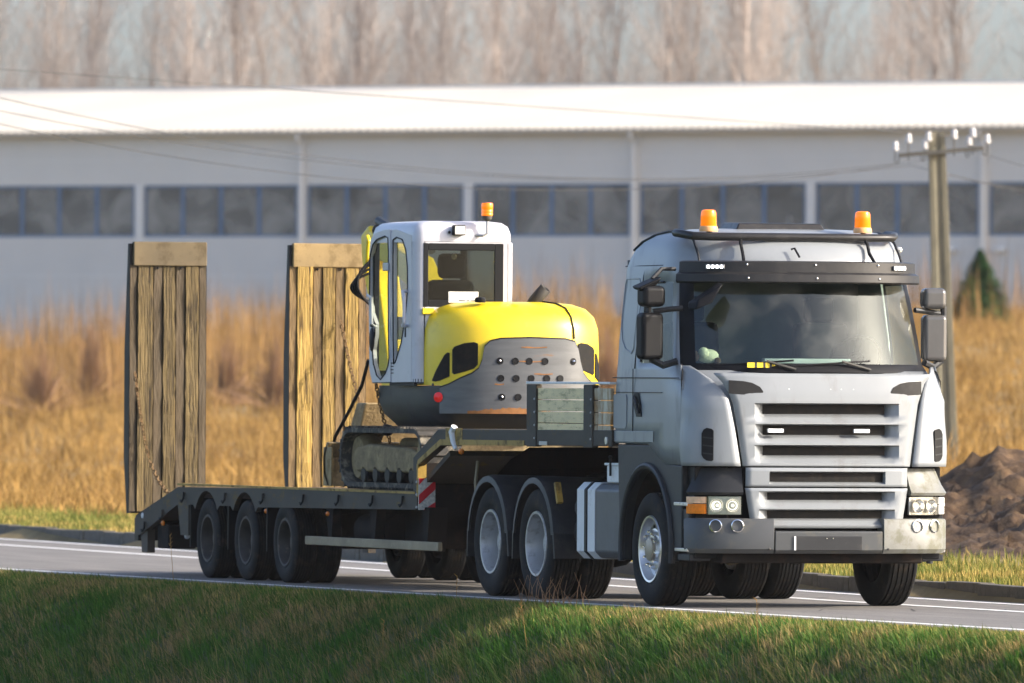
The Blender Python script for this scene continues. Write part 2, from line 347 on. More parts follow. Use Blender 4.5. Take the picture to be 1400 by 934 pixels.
M['drytall'] = gmat('tall_dry_grass', (.36, .21, .065), (.30, .17, .06), (.22, .115, .045), .4)
n = 170000
x = RNG.uniform(-30, 18, n); q = .13+RNG.beta(1.05, 1.5, n)*4.2
y = np.where(x < 12, -1.66+.024*x, -1.37)-q
h = RNG.uniform(.04, .10, n)*np.minimum(1, .4+q)+np.minimum(q, 1.8)*.10*RNG.uniform(.4, 1.3, n); h *= 1+.12*vnoise(x, y, 3.3)
h *= .8*(1+.45*np.maximum(-1, vnoise(x, y, 5.1, 4))); h = np.maximum(h, .03); an = -1.9+1.5*vnoise(x, y, 1.7, 8)+RNG.normal(0, .5, n)
stuff(blades('bank_grass', x, y, h, RNG.uniform(.006, .013, n), h*RNG.uniform(.2, .85, n), (np.cos(an), np.sin(an)), 'bankgrass', curl=.5), 'shaded green grass bank falling towards the camera below the road', 'grass')
n = 26000  # yellowish blades added; their colour stands in for a sunlit strip
x = RNG.uniform(-28, 16, n); q = .10+RNG.beta(1.2, 1.8, n)*1.25
y = np.where(x < 12, -1.66+.024*x, -1.37)-q
h = RNG.uniform(.04, .12, n)*np.minimum(1, .45+q)
stuff(blades('verge_grass', x, y, h, RNG.uniform(.006, .011, n), h*.4, (-.3, -.3), 'verge'), 'short grass along the near edge of the road, yellowed as if sunlit', 'grass')
n = 90000
x = RNG.uniform(-75, 10, n); v = RNG.beta(1, 2.2, n)*4.5
y = 3.03+.042*np.maximum(0, -x-2)+v
h = RNG.uniform(.04, .10, n)*(1+v*.3)
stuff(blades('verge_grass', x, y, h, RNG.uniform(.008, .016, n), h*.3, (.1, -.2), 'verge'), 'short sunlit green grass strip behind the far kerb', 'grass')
n = 260000
D = 125+(392-125)*RNG.uniform(0, 1, n)**1.35; lat = RNG.uniform(-.062, .062, n)*D
x = 95.3-.9496*D+.3136*lat; y = -33.97+.3136*D+.9495*lat
v = y-(2.87+.042*np.maximum(0, -x-2)); k = (v > 3.0+1.2*vnoise(x, y, .5)); mgx = (x+23)*math.cos(R(-20))+(y-11.6)*math.sin(R(-20)); mgy = -(x+23)*math.sin(R(-20))+(y-11.6)*math.cos(R(-20)); k &= ~((np.abs(mgx+.5) < 7.2) & (np.abs(mgy) < 2.6)); x, y, v, D = x[k], y[k], v[k], D[k]; n = len(x)
cl = RNG.integers(0, 5200, n); cxx, cyy = x[:5200][cl], y[:5200][cl]; use = RNG.uniform(0, 1, n) < .62   # most blades gather in tussocks
x = np.where(use, cxx+RNG.normal(0, .22, n), x); y = np.where(use, cyy+RNG.normal(0, .22, n), y); v = y-(2.87+.042*np.maximum(0, -x-2))
h = np.where(use, RNG.uniform(.25, .6, n)*RNG.uniform(.6, 1.5, 5200)[cl], RNG.uniform(.15, .45, n))*(1+.4*vnoise(x, y, .4, 2)); h = np.maximum(h, .12)*np.clip(.5+v*.018, .5, 1); an = RNG.uniform(0, 6.28, n)
stuff(blades('dry_grass', x, y, h, RNG.uniform(.012, .028, n), h*RNG.uniform(.2, 1., n), (np.cos(an), np.sin(an)), 'dry', curl=.7), 'golden dry grass field sloping up behind the road', 'grass')
n = 26000
D = 395-130*RNG.beta(1, 1.9, n); lat = RNG.uniform(-.062, .062, n)*D
x = 95.3-.9496*D+.3136*lat; y = -33.97+.3136*D+.9495*lat
k = vnoise(x, y, .18, 5)+RNG.normal(0, .25, n) > np.where(lat < 3, -.4, .35); x, y = x[k], y[k]; n = len(x)
h = RNG.uniform(.4, 1.0, n)**2.2*2.5*(1+.45*vnoise(x, y, .3, 7)+.25*vnoise(x, y, 1.1, 3)); h = np.maximum(h, .3)
stuff(blades('tall_dry_grass', x, y, h, RNG.uniform(.015, .03, n), h*.15, (.1, -.1), 'drytall', curl=.15), 'tall russet dry weeds in front of the warehouse', 'weeds')
# single dry stalks on the bank
def stalk(x, y, h, lean, lab):
    z = float(ground_z(x, y)); mb = MB()
    pts = [(x+lean*t*t*h, y-.1*t*h, z-.02+h*t*(1-.1*t*abs(lean))) for t in (0, .3, .6, .85, 1)]
    mb.tube(pts, [.003, .0028, .0022, .0016, .001], 5)
    hx, hy, hz = pts[-1]
    for i in range(7):
        a = random.uniform(0, 6.28); mb.tube([(hx, hy, hz-.02*i), (hx+.03*math.cos(a), hy+.03*math.sin(a), hz-.02*i+.025)], [.004, .001], 4)
    tag(mb.build('dry_stalk', 'dry'), lab, 'grass stalk', 'lone dry stalks on the near bank')

# ------------------------------------------------------------ soil mound
M['mound'] = mat('turned_soil', (.085, .046, .02), .95, var=.6, vs=4, dirt=(.15, .09, .04), damt=.7, ds=4, bump=1, bs=9)
gx, gy = np.meshgrid(np.linspace(-9, 9, 150), np.linspace(-4.5, 4.5, 90), indexing='ij')
cx0, cy0 = -23., 11.6; ca, sa = math.cos(R(-20)), math.sin(R(-20))
mx_, my_ = cx0+gx*ca-gy*sa, cy0+gx*sa+gy*ca
hm = .95*np.exp(-((gx+4)/3.0)**4-(gy/2.4)**2)+.72*np.exp(-((gx-2.2)/3.4)**2-((gy-.2)/2.0)**2)
hm = hm*(1+.22*vnoise(gx, gy, 1.1, 2))+(.10*np.abs(vnoise(gx, gy, 3.1, 4))+.09*np.abs(vnoise(gx, gy, 6.7, 9))+RNG.normal(0, .034, gx.shape))*smooth(hm*3)
i2 = np.arange(gx.size).reshape(gx.shape)
o = npmesh('earth_mound', np.stack([mx_, my_, ground_z(mx_, my_)-.12+hm*1.06], -1).reshape(-1, 3), np.stack([i2[:-1, :-1], i2[1:, :-1], i2[1:, 1:], i2[:-1, 1:]], -1).reshape(-1, 4), 'mound', 4)
o.data.shade_smooth(); struct(o)

# ============================================================ WAREHOUSE (local: u along wall, v back, z up)
wh = thing('warehouse', 'long grey metal-clad warehouse with a strip of blue-framed windows and white roof', 'warehouse', (-300.24, 76.98, 0))
wh.rotation_euler = (0, 0, R(41.953))
M['clad'] = mat('grey_cladding', (.72, .685, .615), .5, var=.04, vs=.5)
M['cladlow'] = mat('grey_cladding_lower', (.68, .645, .585), .5, var=.05, vs=.5)
M['col'] = mat('pale_column', (.78, .75, .69), .5, var=.04)
M['roofw'] = mat('white_roof_sheet', (.43, .405, .36), .5, var=.03, vs=.6)
M['bluef'] = mat('blue_window_frame', (.10, .17, .28), .4, var=.1)
M['pane'] = glass('warehouse_pane', (.60, .60, .60), .03, .10, dirt=.9)  # grimy diffuse film paints grey reflections into the panes
M['dim'] = mat('warehouse_inside', (.42, .41, .40), .9, var=.4, vs=.35)
M['pale'] = mat('pale_stored_board', (.62, .61, .55), .8, var=.15)
cols = [-7.8, -.9, 5.95, 12.82, 19.69, 26.48, 33.51, 40.33, 47.2, 54.1]
U0, U1 = -14, 60; WB, WT, EV = 7.18, 9.05, 11.0
box('lower_wall', 'cladlow', wh, U0, U1, 0, .25, 2.0, WB)
box('upper_wall', 'clad', wh, U0, U1, 0, .25, WT, EV)
for z in (4.3, 5.75):
    box('wall_joint', 'col', wh, U0, U1, -.012, .0, z, z+.04)
box('wall_joint', 'col', wh, U0, U1, -.012, .0, 9.95, 9.98)
box('back_wall', 'dim', wh, U0, U1, 14, 14.2, 3, 12.2); box('inner_floor', 'dim', wh, U0, U1, .3, 14, 4.0, 4.1)
for a, b in zip(cols[:-1], cols[1:]):
    for k in range(4):
        w0 = a+.22+(b-a-.44)*k/4; w1 = a+.22+(b-a-.44)*(k+1)/4
        fr = MB().box(w0, w0+.07, .02, .12, WB, WT).box(w1-.07, w1, .02, .12, WB, WT).box(w0+.07, w1-.07, .02, .12, WB, WB+.08).box(w0+.07, w1-.07, .02, .12, WT-.08, WT).build('window', 'bluef', wh)
        MB().box(w0+.07, w1-.07, .065, .075, WB+.08, WT-.08).build('pane', 'pane', fr)
        if b > 21 and random.random() < .9:
            z1 = WB+.55+random.uniform(-.2, .15); box('stored_board', 'pale', wh, w0+.12, w0+.12+random.uniform(.5, 1.25), 1.2, 1.3, 5, z1)
for (a, b) in ((34.2, 37), (27.2, 30.2)):
    MB().tube([(a, 2.5, WB), ((a+b)/2, 2.5, WT-.1), (b, 2.5, WB)], .07, 6).build('roof_brace', 'bluef', wh)
for i, c in enumerate(cols):
    box('column', 'col', wh, c-.17, c+.17, -.03, .1, 2.0, EV-.02 if i % 2 else WT+.02)
    if i % 2 == 1:
        MB().tube([(c+.0, -.42, EV-.05), (c, -.40, EV-.30), (c+.02, -.15, EV-.52), (c+.02, -.13, 3.0)], .085, 10).build('downpipe', 'col', wh)
# corrugated roof with scalloped eave
nu = 900; uu = np.linspace(U0-.5, U1+.5, nu); cz = .045*np.cos(uu*2*math.pi/.33)
rows = [(-.55, EV-.02), (19, EV+2.05), (40, EV)]
V = np.stack([np.stack([uu, np.full(nu, v), z+cz], -1) for v, z in rows], 0)
V = np.concatenate([V, V-[0, 0, .06]], 0).reshape(-1, 3); ii = np.arange(6*nu).reshape(6, nu)
F = []
for a, b in ((0, 1), (1, 2), (3, 4), (4, 5), (0, 3)): F.append(np.stack([ii[a, :-1], ii[a, 1:], ii[b, 1:], ii[b, :-1]], -1))
rf = npmesh('roof', V, np.concatenate(F), 'roofw', 4); rf.parent = wh
box('gutter', 'col', wh, U0-.5, U1+.5, -.5, -.36, EV-.16, EV-.07)
box('ridge_cap', 'col', wh, U0-.5, U1+.5, 18.8, 19.2, EV+2.04, EV+2.14)
for c in (39.1, 41.0):
    t = MB().box(c-.16, c+.16, -.35, -.03, 6.62, 6.78).build('wall_lamp', 'white', wh, .03); MB().box(c-.12, c+.12, -.37, -.352, 6.64, 6.72).build('lens', 'lens', t)

# ============================================================ bare trees beyond the warehouse
M['bark'] = mat('bare_bark', (.33, .28, .25), .9, var=.3, vs=.8)
M['twig'] = mat('bare_twigs', (.33, .275, .245), .9, var=.25, vs=.5)
def bare_tree(seed, H, spread, ntw=2600):
    rs = np.random.default_rng(seed); segs = []
    def grow(p, d, l, r, lev):
        steps = 3 if lev < 3 else 2
        for s_ in range(steps):
            d2 = d+rs.normal(0, .09+.04*lev, 3); d2[2] += .05; d2 /= np.linalg.norm(d2); q = p+d2*l/steps
            segs.append((p, q, r, r*.78, lev)); p, d, r = q, d2, r*.78
            if lev < 4:
                for _ in range(rs.integers(1, 3) if lev else 2):
                    a = rs.uniform(0, 6.28); t = np.array([math.cos(a), math.sin(a), rs.uniform(.55, 1.35)]); t = d2*.5+t*spread; t /= np.linalg.norm(t)
                    grow(p, t, l*rs.uniform(.42, .62), r*.55, lev+1)
    # leader with many side limbs
    p = np.zeros(3); d = np.array([0, 0, 1.]); r = H*.0075; nst = 18
    for s_ in range(nst):
        d2 = d+rs.normal(0, .05, 3); d2[2] += .1; d2 /= np.linalg.norm(d2); q = p+d2*H/nst; segs.append((p, q, r, r*.9, 0)); p, d, r = q, d2, r*.9
        if s_ > 2:
            for _ in range(5):
                a = rs.uniform(0, 6.28); t = np.array([math.cos(a)*spread, math.sin(a)*spread, rs.uniform(.75, 1.5)]); t /= np.linalg.norm(t)
                grow(p-d2*rs.uniform(0, H/nst), t, H*.17*(1.25-s_/nst), r*.34, 2)
    out = []
    for lo, hi in ((0, 0), (1, 9)):
        sg = [s_ for s_ in segs if lo <= s_[4] <= hi]; P = np.array([s_[0] for s_ in sg]); Q = np.array([s_[1] for s_ in sg]); ra = np.array([s_[2] for s_ in sg]); rb = np.array([s_[3] for s_ in sg])
        ra = np.maximum(ra, .010); rb = np.maximum(rb, .007)
        t = Q-P; t /= np.linalg.norm(t, axis=1)[:, None]; e = np.cross(t, [.3, .8, .52]); e /= np.linalg.norm(e, axis=1)[:, None]; f = np.cross(t, e)
        V = []
        for k in range(3):
            a = 2*math.pi*k/3; o_ = math.cos(a)*e+math.sin(a)*f; V.append(P+o_*ra[:, None])
        for k in range(3):
            a = 2*math.pi*k/3; o_ = math.cos(a)*e+math.sin(a)*f; V.append(Q+o_*rb[:, None])
        V = np.stack(V, 1).reshape(-1, 3); b = np.arange(len(sg))[:, None]*6
        out.append((V, np.concatenate([b+[0, 1, 4, 3], b+[1, 2, 5, 4], b+[2, 0, 3, 5]], 0)))
    return out
protos = []
for k, (H, sp) in enumerate(((23, .42), (25, .34), (21, .46), (24, .38), (22, .40))):
    (v1, f1), (v2, f2) = bare_tree(100+k, H, sp)
    root = thing('bare_tree', '', 'tree', (0, 0, 0), 'bare trees behind the warehouse')
    a = npmesh('trunk', v1, f1, 'bark', 4); a.parent = root
    b = npmesh('crown', v2, f2, 'twig', 4); b.parent = root; protos.append(root)
NT = 24
spots = []
for i in range(NT):
    fx = (i+.5)/NT*2-1; D = 455+random.uniform(0, 34)
    lat = fx*.0525*D+random.uniform(-.5, .5)
    spots.append((95.3-.9496*D+.3136*lat, -33.97+.3136*D+.9495*lat, fx))
for i, (x, y, fx) in enumerate(spots):
    o = protos[i] if i < 5 else copy_tree(protos[i % 5])
    o.location = (x, y, float(ground_z(x, y))-.3); o.rotation_euler = (0, 0, random.uniform(0, 6.28)); s_ = random.uniform(.88, 1.12); o.scale = (s_, s_, s_*random.uniform(.95, 1.1))
    ORD = 'first second third fourth fifth sixth seventh eighth ninth tenth eleventh twelfth thirteenth fourteenth fifteenth sixteenth seventeenth eighteenth nineteenth twentieth twenty-first twenty-second twenty-third twenty-fourth'.split()
    o['label'] = 'bare grey-brown tree behind the warehouse roof, '+ORD[i]+' from the left in the row'
# the wood behind them that reads as one mass
pv, pf = [], []; base = 0
tv = [bare_tree(300+k, 22, .42) for k in range(3)]
for i in range(22):
    D = 500+random.uniform(0, 70); lat = random.uniform(-.06, .06)*D
    x, y = 95.3-.9496*D+.3136*lat, -33.97+.3136*D+.9495*lat; a = random.uniform(0, 6.28); s_ = random.uniform(.9, 1.15)
    for (V, Fq) in tv[i % 3]:
        c_, s2 = math.cos(a)*s_, math.sin(a)*s_
        W_ = np.stack([V[:, 0]*c_-V[:, 1]*s2+x, V[:, 0]*s2+V[:, 1]*c_+y, V[:, 2]*s_+4.0], -1); pv.append(W_); pf.append(Fq+base); base += len(V)
stuff(npmesh('distant_wood', np.concatenate(pv), np.concatenate(pf), 'twig', 4), 'hazy leafless wood on the skyline far behind the warehouse', 'wood')

# ------------------------------------------------------------ spruce, fence, shrubs
M['needle'] = gmat('spruce_needles', (.025, .085, .02), (.035, .105, .026), (.05, .12, .035), 2)
def spruce(x, y, z, H, lab):
    root = thing('spruce_tree', lab, 'tree', (x, y, z)); mb = MB(); mb.tube([(0, 0, 0), (0, 0, H*.97)], [.05*H/2, .01], 7); mb.build('trunk', 'bark', root)
    n = 16000; t = RNG.uniform(.02, 1, n)**.8; a = RNG.uniform(0, 6.28, n); lay = np.sin(t*34)*.10
    rad = (1-t)**.8*H*.46*(1+lay)*RNG.uniform(.25, 1.05, n)*(1+.25*np.sin(3*a+t*9)); px, py, pz = rad*np.cos(a), rad*np.sin(a), t*H-rad*.15
    dx, dy, dz = np.cos(a)*.8+RNG.normal(0, .4, n), np.sin(a)*.8+RNG.normal(0, .4, n), RNG.normal(0, .4, n)+.2
    L_ = (.06+.2*(1-t)); w = .015+.05*(1-t); V = np.stack([np.stack([px-w*np.sin(a), py+w*np.cos(a), pz], -1), np.stack([px+w*np.sin(a), py-w*np.cos(a), pz], -1), np.stack([px+dx*L_, py+dy*L_, pz+dz*L_], -1)], 1).reshape(-1, 3)
    o = npmesh('crown', V, np.arange(3*n).reshape(-1, 3), 'needle'); o.parent = root
spruce(-213.7, 82.5, float(ground_z(-213.7, 82.5))-.1, 2.3, 'small dark green spruce growing in front of the warehouse downpipe')
fx0, fy0 = -209.0, 85.2
fn = thing('paling_fence', 'dark weathered paling fence at the right edge below the warehouse', 'fence', (fx0, fy0, float(ground_z(fx0, fy0))))
pk = MB().box(-.01, .01, -.035, .035, .0, 1.05).build('paling', 'iron', fn)
for i in range(1, 46):
    c = pk.copy(); C.objects.link(c); c.location = (.05*i*.6+.02, .1*i, random.uniform(-.05, .05))
for z in (.3, .85): MB().tube([(-.03, -.1, z), (1.35, 4.6, z)], .03, 5).build('rail', 'iron', fn)
def shrub(px_lat, D, H, wd, lab, nb=260, mt='twig'):
    x, y = 95.3-.9496*D+.3136*px_lat, -33.97+.3136*D+.9495*px_lat; z = float(ground_z(x, y)); root = thing('dry_shrub', lab, 'shrub', (x, y, z), 'russet shrubs before the warehouse')
    mb = MB()
    for i in range(nb):
        a = random.uniform(0, 6.28); r = abs(random.gauss(0, wd)); h = H*random.uniform(.45, 1.05)*max(.3, 1-r/(2.6*wd))
        p0 = (random.gauss(0, wd*.2), random.gauss(0, wd*.2), 0); p2 = (r*math.cos(a), r*math.sin(a), h); p1 = (p2[0]*.4, p2[1]*.4, h*.55)
        mb.tube([p0, p1, p2], [.014, .01, .005], 3)
    mb.build('twigs', mt, root, smooth=False)
M['russet'] = mat('russet_twigs', (.26, .15, .08), .9, var=.3)
shrub(-11.2, 300, 2.4, .6, 'dense dark shrub left of the near ramp', mt='russet')
shrub(-11.8, 282, 2.1, .9, 'wide russet shrub at the far left of the field', mt='russet')
shrub(-5.8, 275, 2.0, .8, 'russet shrub between the two ramps, right half', mt='russet'); shrub(-7.2, 285, 1.9, .9, 'russet shrub between the two ramps, left half', mt='russet')
shrub(2.2, 260, 1.9, .8, 'russet shrub seen between the excavator hood and the truck cab', mt='russet')

# ------------------------------------------------------------ telegraph pole and wires
pl = thing('telegraph_pole', 'leaning concrete telegraph pole with crossarm and white insulators', 'pole', (-82.8, 32.6, .3))
def psec(w, dpt, z, ox, oy):
    a = R(18); out = []
    for (p, q) in ((-.5, -.5), (.5, -.5), (.5, -.2), (.43, -.12), (.43, .12), (.5, .2), (.5, .5), (-.5, .5), (-.5, .2), (-.43, .12), (-.43, -.12), (-.5, -.2)):
        lx, ly = p*dpt, q*w; out.append((ox+lx*math.cos(a)+ly*math.sin(a), oy-lx*math.sin(a)+ly*math.cos(a), z))
    return out
MB().loft([psec(.40, .36, -.3, 0, 0), psec(.28, .24, 5.95, -.06, -.22)]).build('post', 'pole', pl, .012)
arm = MB().box(-.03, .03, -.72, .72, 5.62, 5.69).rot('Z', R(-10), (0, 0, 5.6)).rot('X', R(5.5), (0, 0, 5.65)).build('crossarm', 'iron', pl); arm.location = (.12, -.2, -.03)
ca, sa = math.cos(R(-10)), math.sin(R(-10))
ins = []
for yy, kind in ((-.72, 1), (-.56, 0), (-.34, 1), (-.22, 0), (.22, 0), (.42, 1), (.54, 0), (.72, 1)):
    bx, by, bz = .12-yy*sa, -.2+yy*ca, 5.63+yy*math.tan(R(5.5))
    hgt = .08 if kind else .20
    oy = .07*(1 if yy > 0 else -1) if kind and abs(yy) > .6 else (.06 if kind else 0)
    io = MB().lathe([(.0, .15), (.03, .15), (.045, .12), (.047, .07), (.04, .06), (.052, .05), (.055, 0), (.03, -.005), (0, -.005)], (bx, by+oy, bz+hgt), 'z', 12).build('insulator', 'porcelain', pl)
    if kind: MB().tube([(bx, by, bz), (bx, by, bz-.1), (bx, by+oy*.5, bz-.14), (bx, by+oy, bz-.1), (bx, by+oy, bz+hgt)], .012, 5).build('hook', 'iron', io)
    else: MB().tube([(bx, by, bz-.1), (bx, by, bz+hgt)], .013, 5).build('pin', 'iron', io)
    ins.append((-82.8+bx, 32.6+by+oy, .3+bz+hgt+.04))
def wire(p0, p1, sag, lab):
    p0, p1 = Vector(p0), Vector(p1); pts = []
    for i in range(25):
        t = i/24; q = p0.lerp(p1, t); q.z -= 4*sag*t*(1-t); pts.append(q)
    tag(MB().tube(pts, .0075, 4).build('overhead_wire', 'wire'), lab, 'wire', 'overhead wires')
for i, (tz, sag) in enumerate(((6.15, .75), (6.02, .70), (6.0, .95))):
    j = (0, 1, 3)[i]; p0 = Vector(ins[j]); p0.z = (5.72, 5.68, 5.80)[i]
    wire(p0, (-49.8-.3*i, 5.0-.35*i, tz), sag, ('highest', 'middle', 'lowest')[i]+' of the long wires sagging left from the telegraph pole')
wire(ins[4], (-47, 4.2, 6.15), .0, 'topmost thin wire crossing the white warehouse roof from the left')
for i in range(3):
    p0 = Vector(ins[(1, 3, 6)[i]]); p0.z = (5.70, 5.62, 5.95)[i]; wire(p0, (-95, 47+.4*i, 5.0-.15*i), .35, ('first', 'second', 'third')[i]+' wire running right from the telegraph pole')

# ============================================================ shared wheel builders
def tyre_mesh(Rr, wd, rim, grooves):
    h = wd/2; p = [(rim, -h*.80), (rim+.015, -h*.88), (rim+(Rr-rim)*.35, -h*1.0), (rim+(Rr-rim)*.65, -h*.995), (Rr-.028, -h*.93), (Rr-.010, -h*.85), (Rr-.002, -h*.78)]
    gw = .006
    for k in range(grooves):
        y = -h*.62+1.24*h*k/(grooves-1); p += [(Rr, y-gw*1.3), (Rr-.013, y-gw), (Rr-.013, y+gw), (Rr, y+gw*1.3)]
    p += [(r, -a) for r, a in p[:7][::-1]]
    return MB().lathe(p, (0, 0, 0), 'y', 64)
def place(o, parent, loc): o.location = loc; o.parent = parent; return o
def wheel(parent, loc, side, Rr, wd, rim, kind, proto={}):
    """side -1 faces -Y"""
    key = (Rr, wd, kind)
    if key not in proto:
        root = tyre_mesh(Rr, wd, rim, 5 if kind == 'steer' else 6).build('wheel', 'rubber', None, angle=28)
        h = wd/2
        if kind == 'steer':
            MB().lathe([(rim+.012, -h*.86), (rim+.006, -h*.95), (rim-.012, -h*.93), (rim-.022, -h*.75), (rim-.04, -h*.45), (rim-.075, -h*.38), (.20, -h*.40), (.185, -h*.62), (.13, -h*.66), (.125, -h*.80), (.0, -h*.82)], (0, 0, 0), 'y', 48).build('rim', 'alloy', root)
            hb = MB().lathe([(.105, -h*.80), (.105, -h*.97), (.092, -h*1.02), (0, -h*1.03)], (0, 0, 0), 'y', 24).build('hub_cap', 'hub', root)
            for k in range(10):
                a = 2*math.pi*k/10; MB().lathe([(.0, -h*1.0), (.012, -h*1.0), (.017, -h*.88), (.018, -h*.62)], (.155*math.cos(a), 0, .155*math.sin(a)), 'y', 8).build('wheel_nut', 'chrome', root)
            for k in range(10):
                a = 2*math.pi*(k+.5)/10; b = MB().lathe([(.022, 0), (.0, 0)], (.222*math.cos(a), -h*.43, .222*math.sin(a)), 'y', 10).build('hand_hole', 'black', root)
        else:
            mt = 'whiterim' if kind == 'drive' else 'rustrim'
            MB().lathe([(rim+.012, -h*.84), (rim+.006, -h*.95), (rim-.014, -h*.94), (rim-.024, -h*.70), (rim-.045, h*.1), (rim-.06, h*.7), (.17, h*.85), (.155, h*.55), (.12, h*.5), (.11, -h*.1), (.085, -h*.25), (0, -h*.26)], (0, 0, 0), 'y', 48).build('rim', mt, root)
            for k in range(10 if kind == 'drive' else 8):
                a = 2*math.pi*k/(10 if kind == 'drive' else 8); MB().lathe([(.0, h*.3), (.016, h*.3), (.017, h*.8)], ((rim*.46+.04)*math.cos(a), 0, (rim*.46+.04)*math.sin(a)), 'y', 6).build('wheel_nut', 'steel' if kind == 'drive' else 'rustrim', root)
        proto[key] = root; o = root
    else: o = copy_tree(proto[key])
    place(o, parent, loc); o.rotation_euler = (0, random.uniform(0, 6.28), math.pi if side > 0 else 0)
    return o

def bowx(y, P):
    xc, xf, w, n = P; t = min(1., abs(y)/w); return xc+(xf-xc)*(1-t**n)**(1/n)
def bowpts(P, y0, y1, k, off=0.):
    out = []
    for i in range(k):
        y = y0+(y1-y0)*i/(k-1); out.append((bowx(y, P)+off, y))
    return out
def bowbar(P, y0, y1, k, prof):
    """sweep closed profile [(dx,z)...] along the bow between y0 and y1"""
    mb = MB(); rings = []
    for i in range(k):
        y = y0+(y1-y0)*i/(k-1); x = bowx(y, P)
        e = 1e-3; tx = (bowx(min(y+e, P[2]), P)-bowx(max(y-e, -P[2]), P))/(2*e); l = math.hypot(tx, 1); nx_, ny_ = 1/l, -tx/l
        rings.append([(x+nx_*dx, y+ny_*dx, z) for dx, z in prof])
    return mb.loft(rings)
def bowpatch(P, pts, off, thick=.012):
    """pts: list of (y, zlow, zhigh) across the patch"""
    mb = MB(); rings = []
    for (y, z0, z1) in pts:
        e = 1e-3; x = bowx(y, P); tx = (bowx(min(y+e, P[2]), P)-bowx(max(y-e, -P[2]), P))/(2*e); l = math.hypot(tx, 1); nx_, ny_ = 1/l, -tx/l
        a, b = off, off-thick
        rings.append([(x+nx_*a, y+ny_*a, z0), (x+nx_*a, y+ny_*a, z1), (x+nx_*b, y+ny_*b, z1), (x+nx_*b, y+ny_*b, z0)])
    return mb.loft(rings)
def lerp_tab(tab, z):
    if z <= tab[0][0]: return tab[0][1]
    for (a, u), (b, v) in zip(tab[:-1], tab[1:]):
        if z <= b: return u+(v-u)*(z-a)/(b-a)
    return tab[-1][1]

# ============================================================ TRACTOR UNIT
T = thing('tractor_unit', 'silver grey heavy truck tractor with black sun visor pulling the low loader', 'truck')
# ---- cab shell
LV = [  # z, rear, half width, front, corner start, exponent
 (1.27, -.97, 1.215, 1.335, .93, 3.0), (1.45, -.97, 1.22, 1.335, .93, 3.0), (1.65, -.97, 1.22, 1.33, .92, 3.0), (1.85, -.97, 1.218, 1.32, .86, 2.9), (2.00, -.97, 1.212, 1.30, .70, 2.6),
 (2.11, -.97, 1.205, 1.265, .48, 2.3), (2.17, -.97, 1.20, 1.23, .38, 2.15), (2.40, -.97, 1.185, 1.14, .33, 2.1), (2.65, -.97, 1.16, 1.03, .27, 2.1), (2.90, -.97, 1.13, .92, .20, 2.1),
 (3.03, -.965, 1.118, .87, .15, 2.2), (3.11, -.92, 1.10, .83, .12, 2.3), (3.19, -.83, 1.085, .78, .08, 2.4), (3.26, -.68, 1.055, .70, .03, 2.4), (3.315, -.48, 1.01, .60, -.02, 2.4), (3.35, -.25, .94, .48, -.05, 2.4), (3.372, -.08, .80, .36, -.03, 2.4), (3.382, .0, .5, .25, .05, 2.2)]
FR = [0, .10, .386, .50, .75, 1.]
PH = [.13, .20, .265, .33, .42, .52, .62, .72, .86, 1.]
def half_ring(lv, s):
    z, xr, w, xf, xc, n = lv; q = min(.08, (xc-xr)*.2); P = [(xr, 0), (xr, .55*w), (xr, w-q), (xr+.3*q, w-.3*q)]
    P += [(xr+q+(xc-xr-q)*f, w) for f in FR]
    for ph in PH:
        a = ph*math.pi/2; P.append((xc+(xf-xc)*abs(math.sin(a))**(2/n), w*abs(math.cos(a))**(2/n)))
    return [(x, s*y, z) for x, y in P]
cells = {}
NS = 4
for s in (-1, 1):
    rings = [half_ring(l, s) for l in LV]; nc = len(rings[0])
    for k in range(len(rings)-1):
        z0, z1 = LV[k][0], LV[k+1][0]
        for i in range(nc-1):
            part = 'cab_shell'
            quad = [rings[k][i], rings[k][i+1], rings[k+1][i+1], rings[k+1][i]]
            c = NS+len(FR)-1                       # index of bow start
            if z1 <= 2.01 and i >= c+7: continue
            if z1 <= 1.46:
                if i < c-2: continue
                if i == c-2: quad = [rings[k][i+1], rings[k+1][i+1], rings[k+1][i]]
            if 2.16 < z0 < 2.85:
                if c-2 <= i < c+1: part = 'side_window' if s < 0 else 'side_window_far'
                elif c+2 <= i < c+4: part = 'windscreen_pillar'
                elif i >= c+4: part = 'windscreen'
            elif 2.10 < z0 < 2.16 and i >= c+2: part = 'windscreen_pillar'
            elif 2.89 < z0 < 2.95 and i >= c+4: part = 'windscreen_pillar'
            cells.setdefault(part, MB()).add(quad, [tuple(range(len(quad)))])
def weld(o, d=.0008):
    bm = bmesh.new(); bm.from_mesh(o.data); bmesh.ops.remove_doubles(bm, verts=bm.verts, dist=d); bmesh.ops.recalc_face_normals(bm, faces=bm.faces); bm.to_mesh(o.data); bm.free()
    o.data.shade_smooth(); o.data.set_sharp_from_angle(angle=R(38)); return o
shell = weld(cells['cab_shell'].build('cab', 'paint', T)); shell.modifiers.new('s', 'SOLIDIFY').thickness = .03; shell.modifiers['s'].offset = -1
weld(cells['windscreen'].build('windscreen', 'ws', T)); weld(cells['side_window'].build('side_window', 'sideglass', T)); weld(cells['side_window_far'].build('side_window', 'sideglass', T))
pil = weld(cells['windscreen_pillar'].build('windscreen_surround', 'black', T))
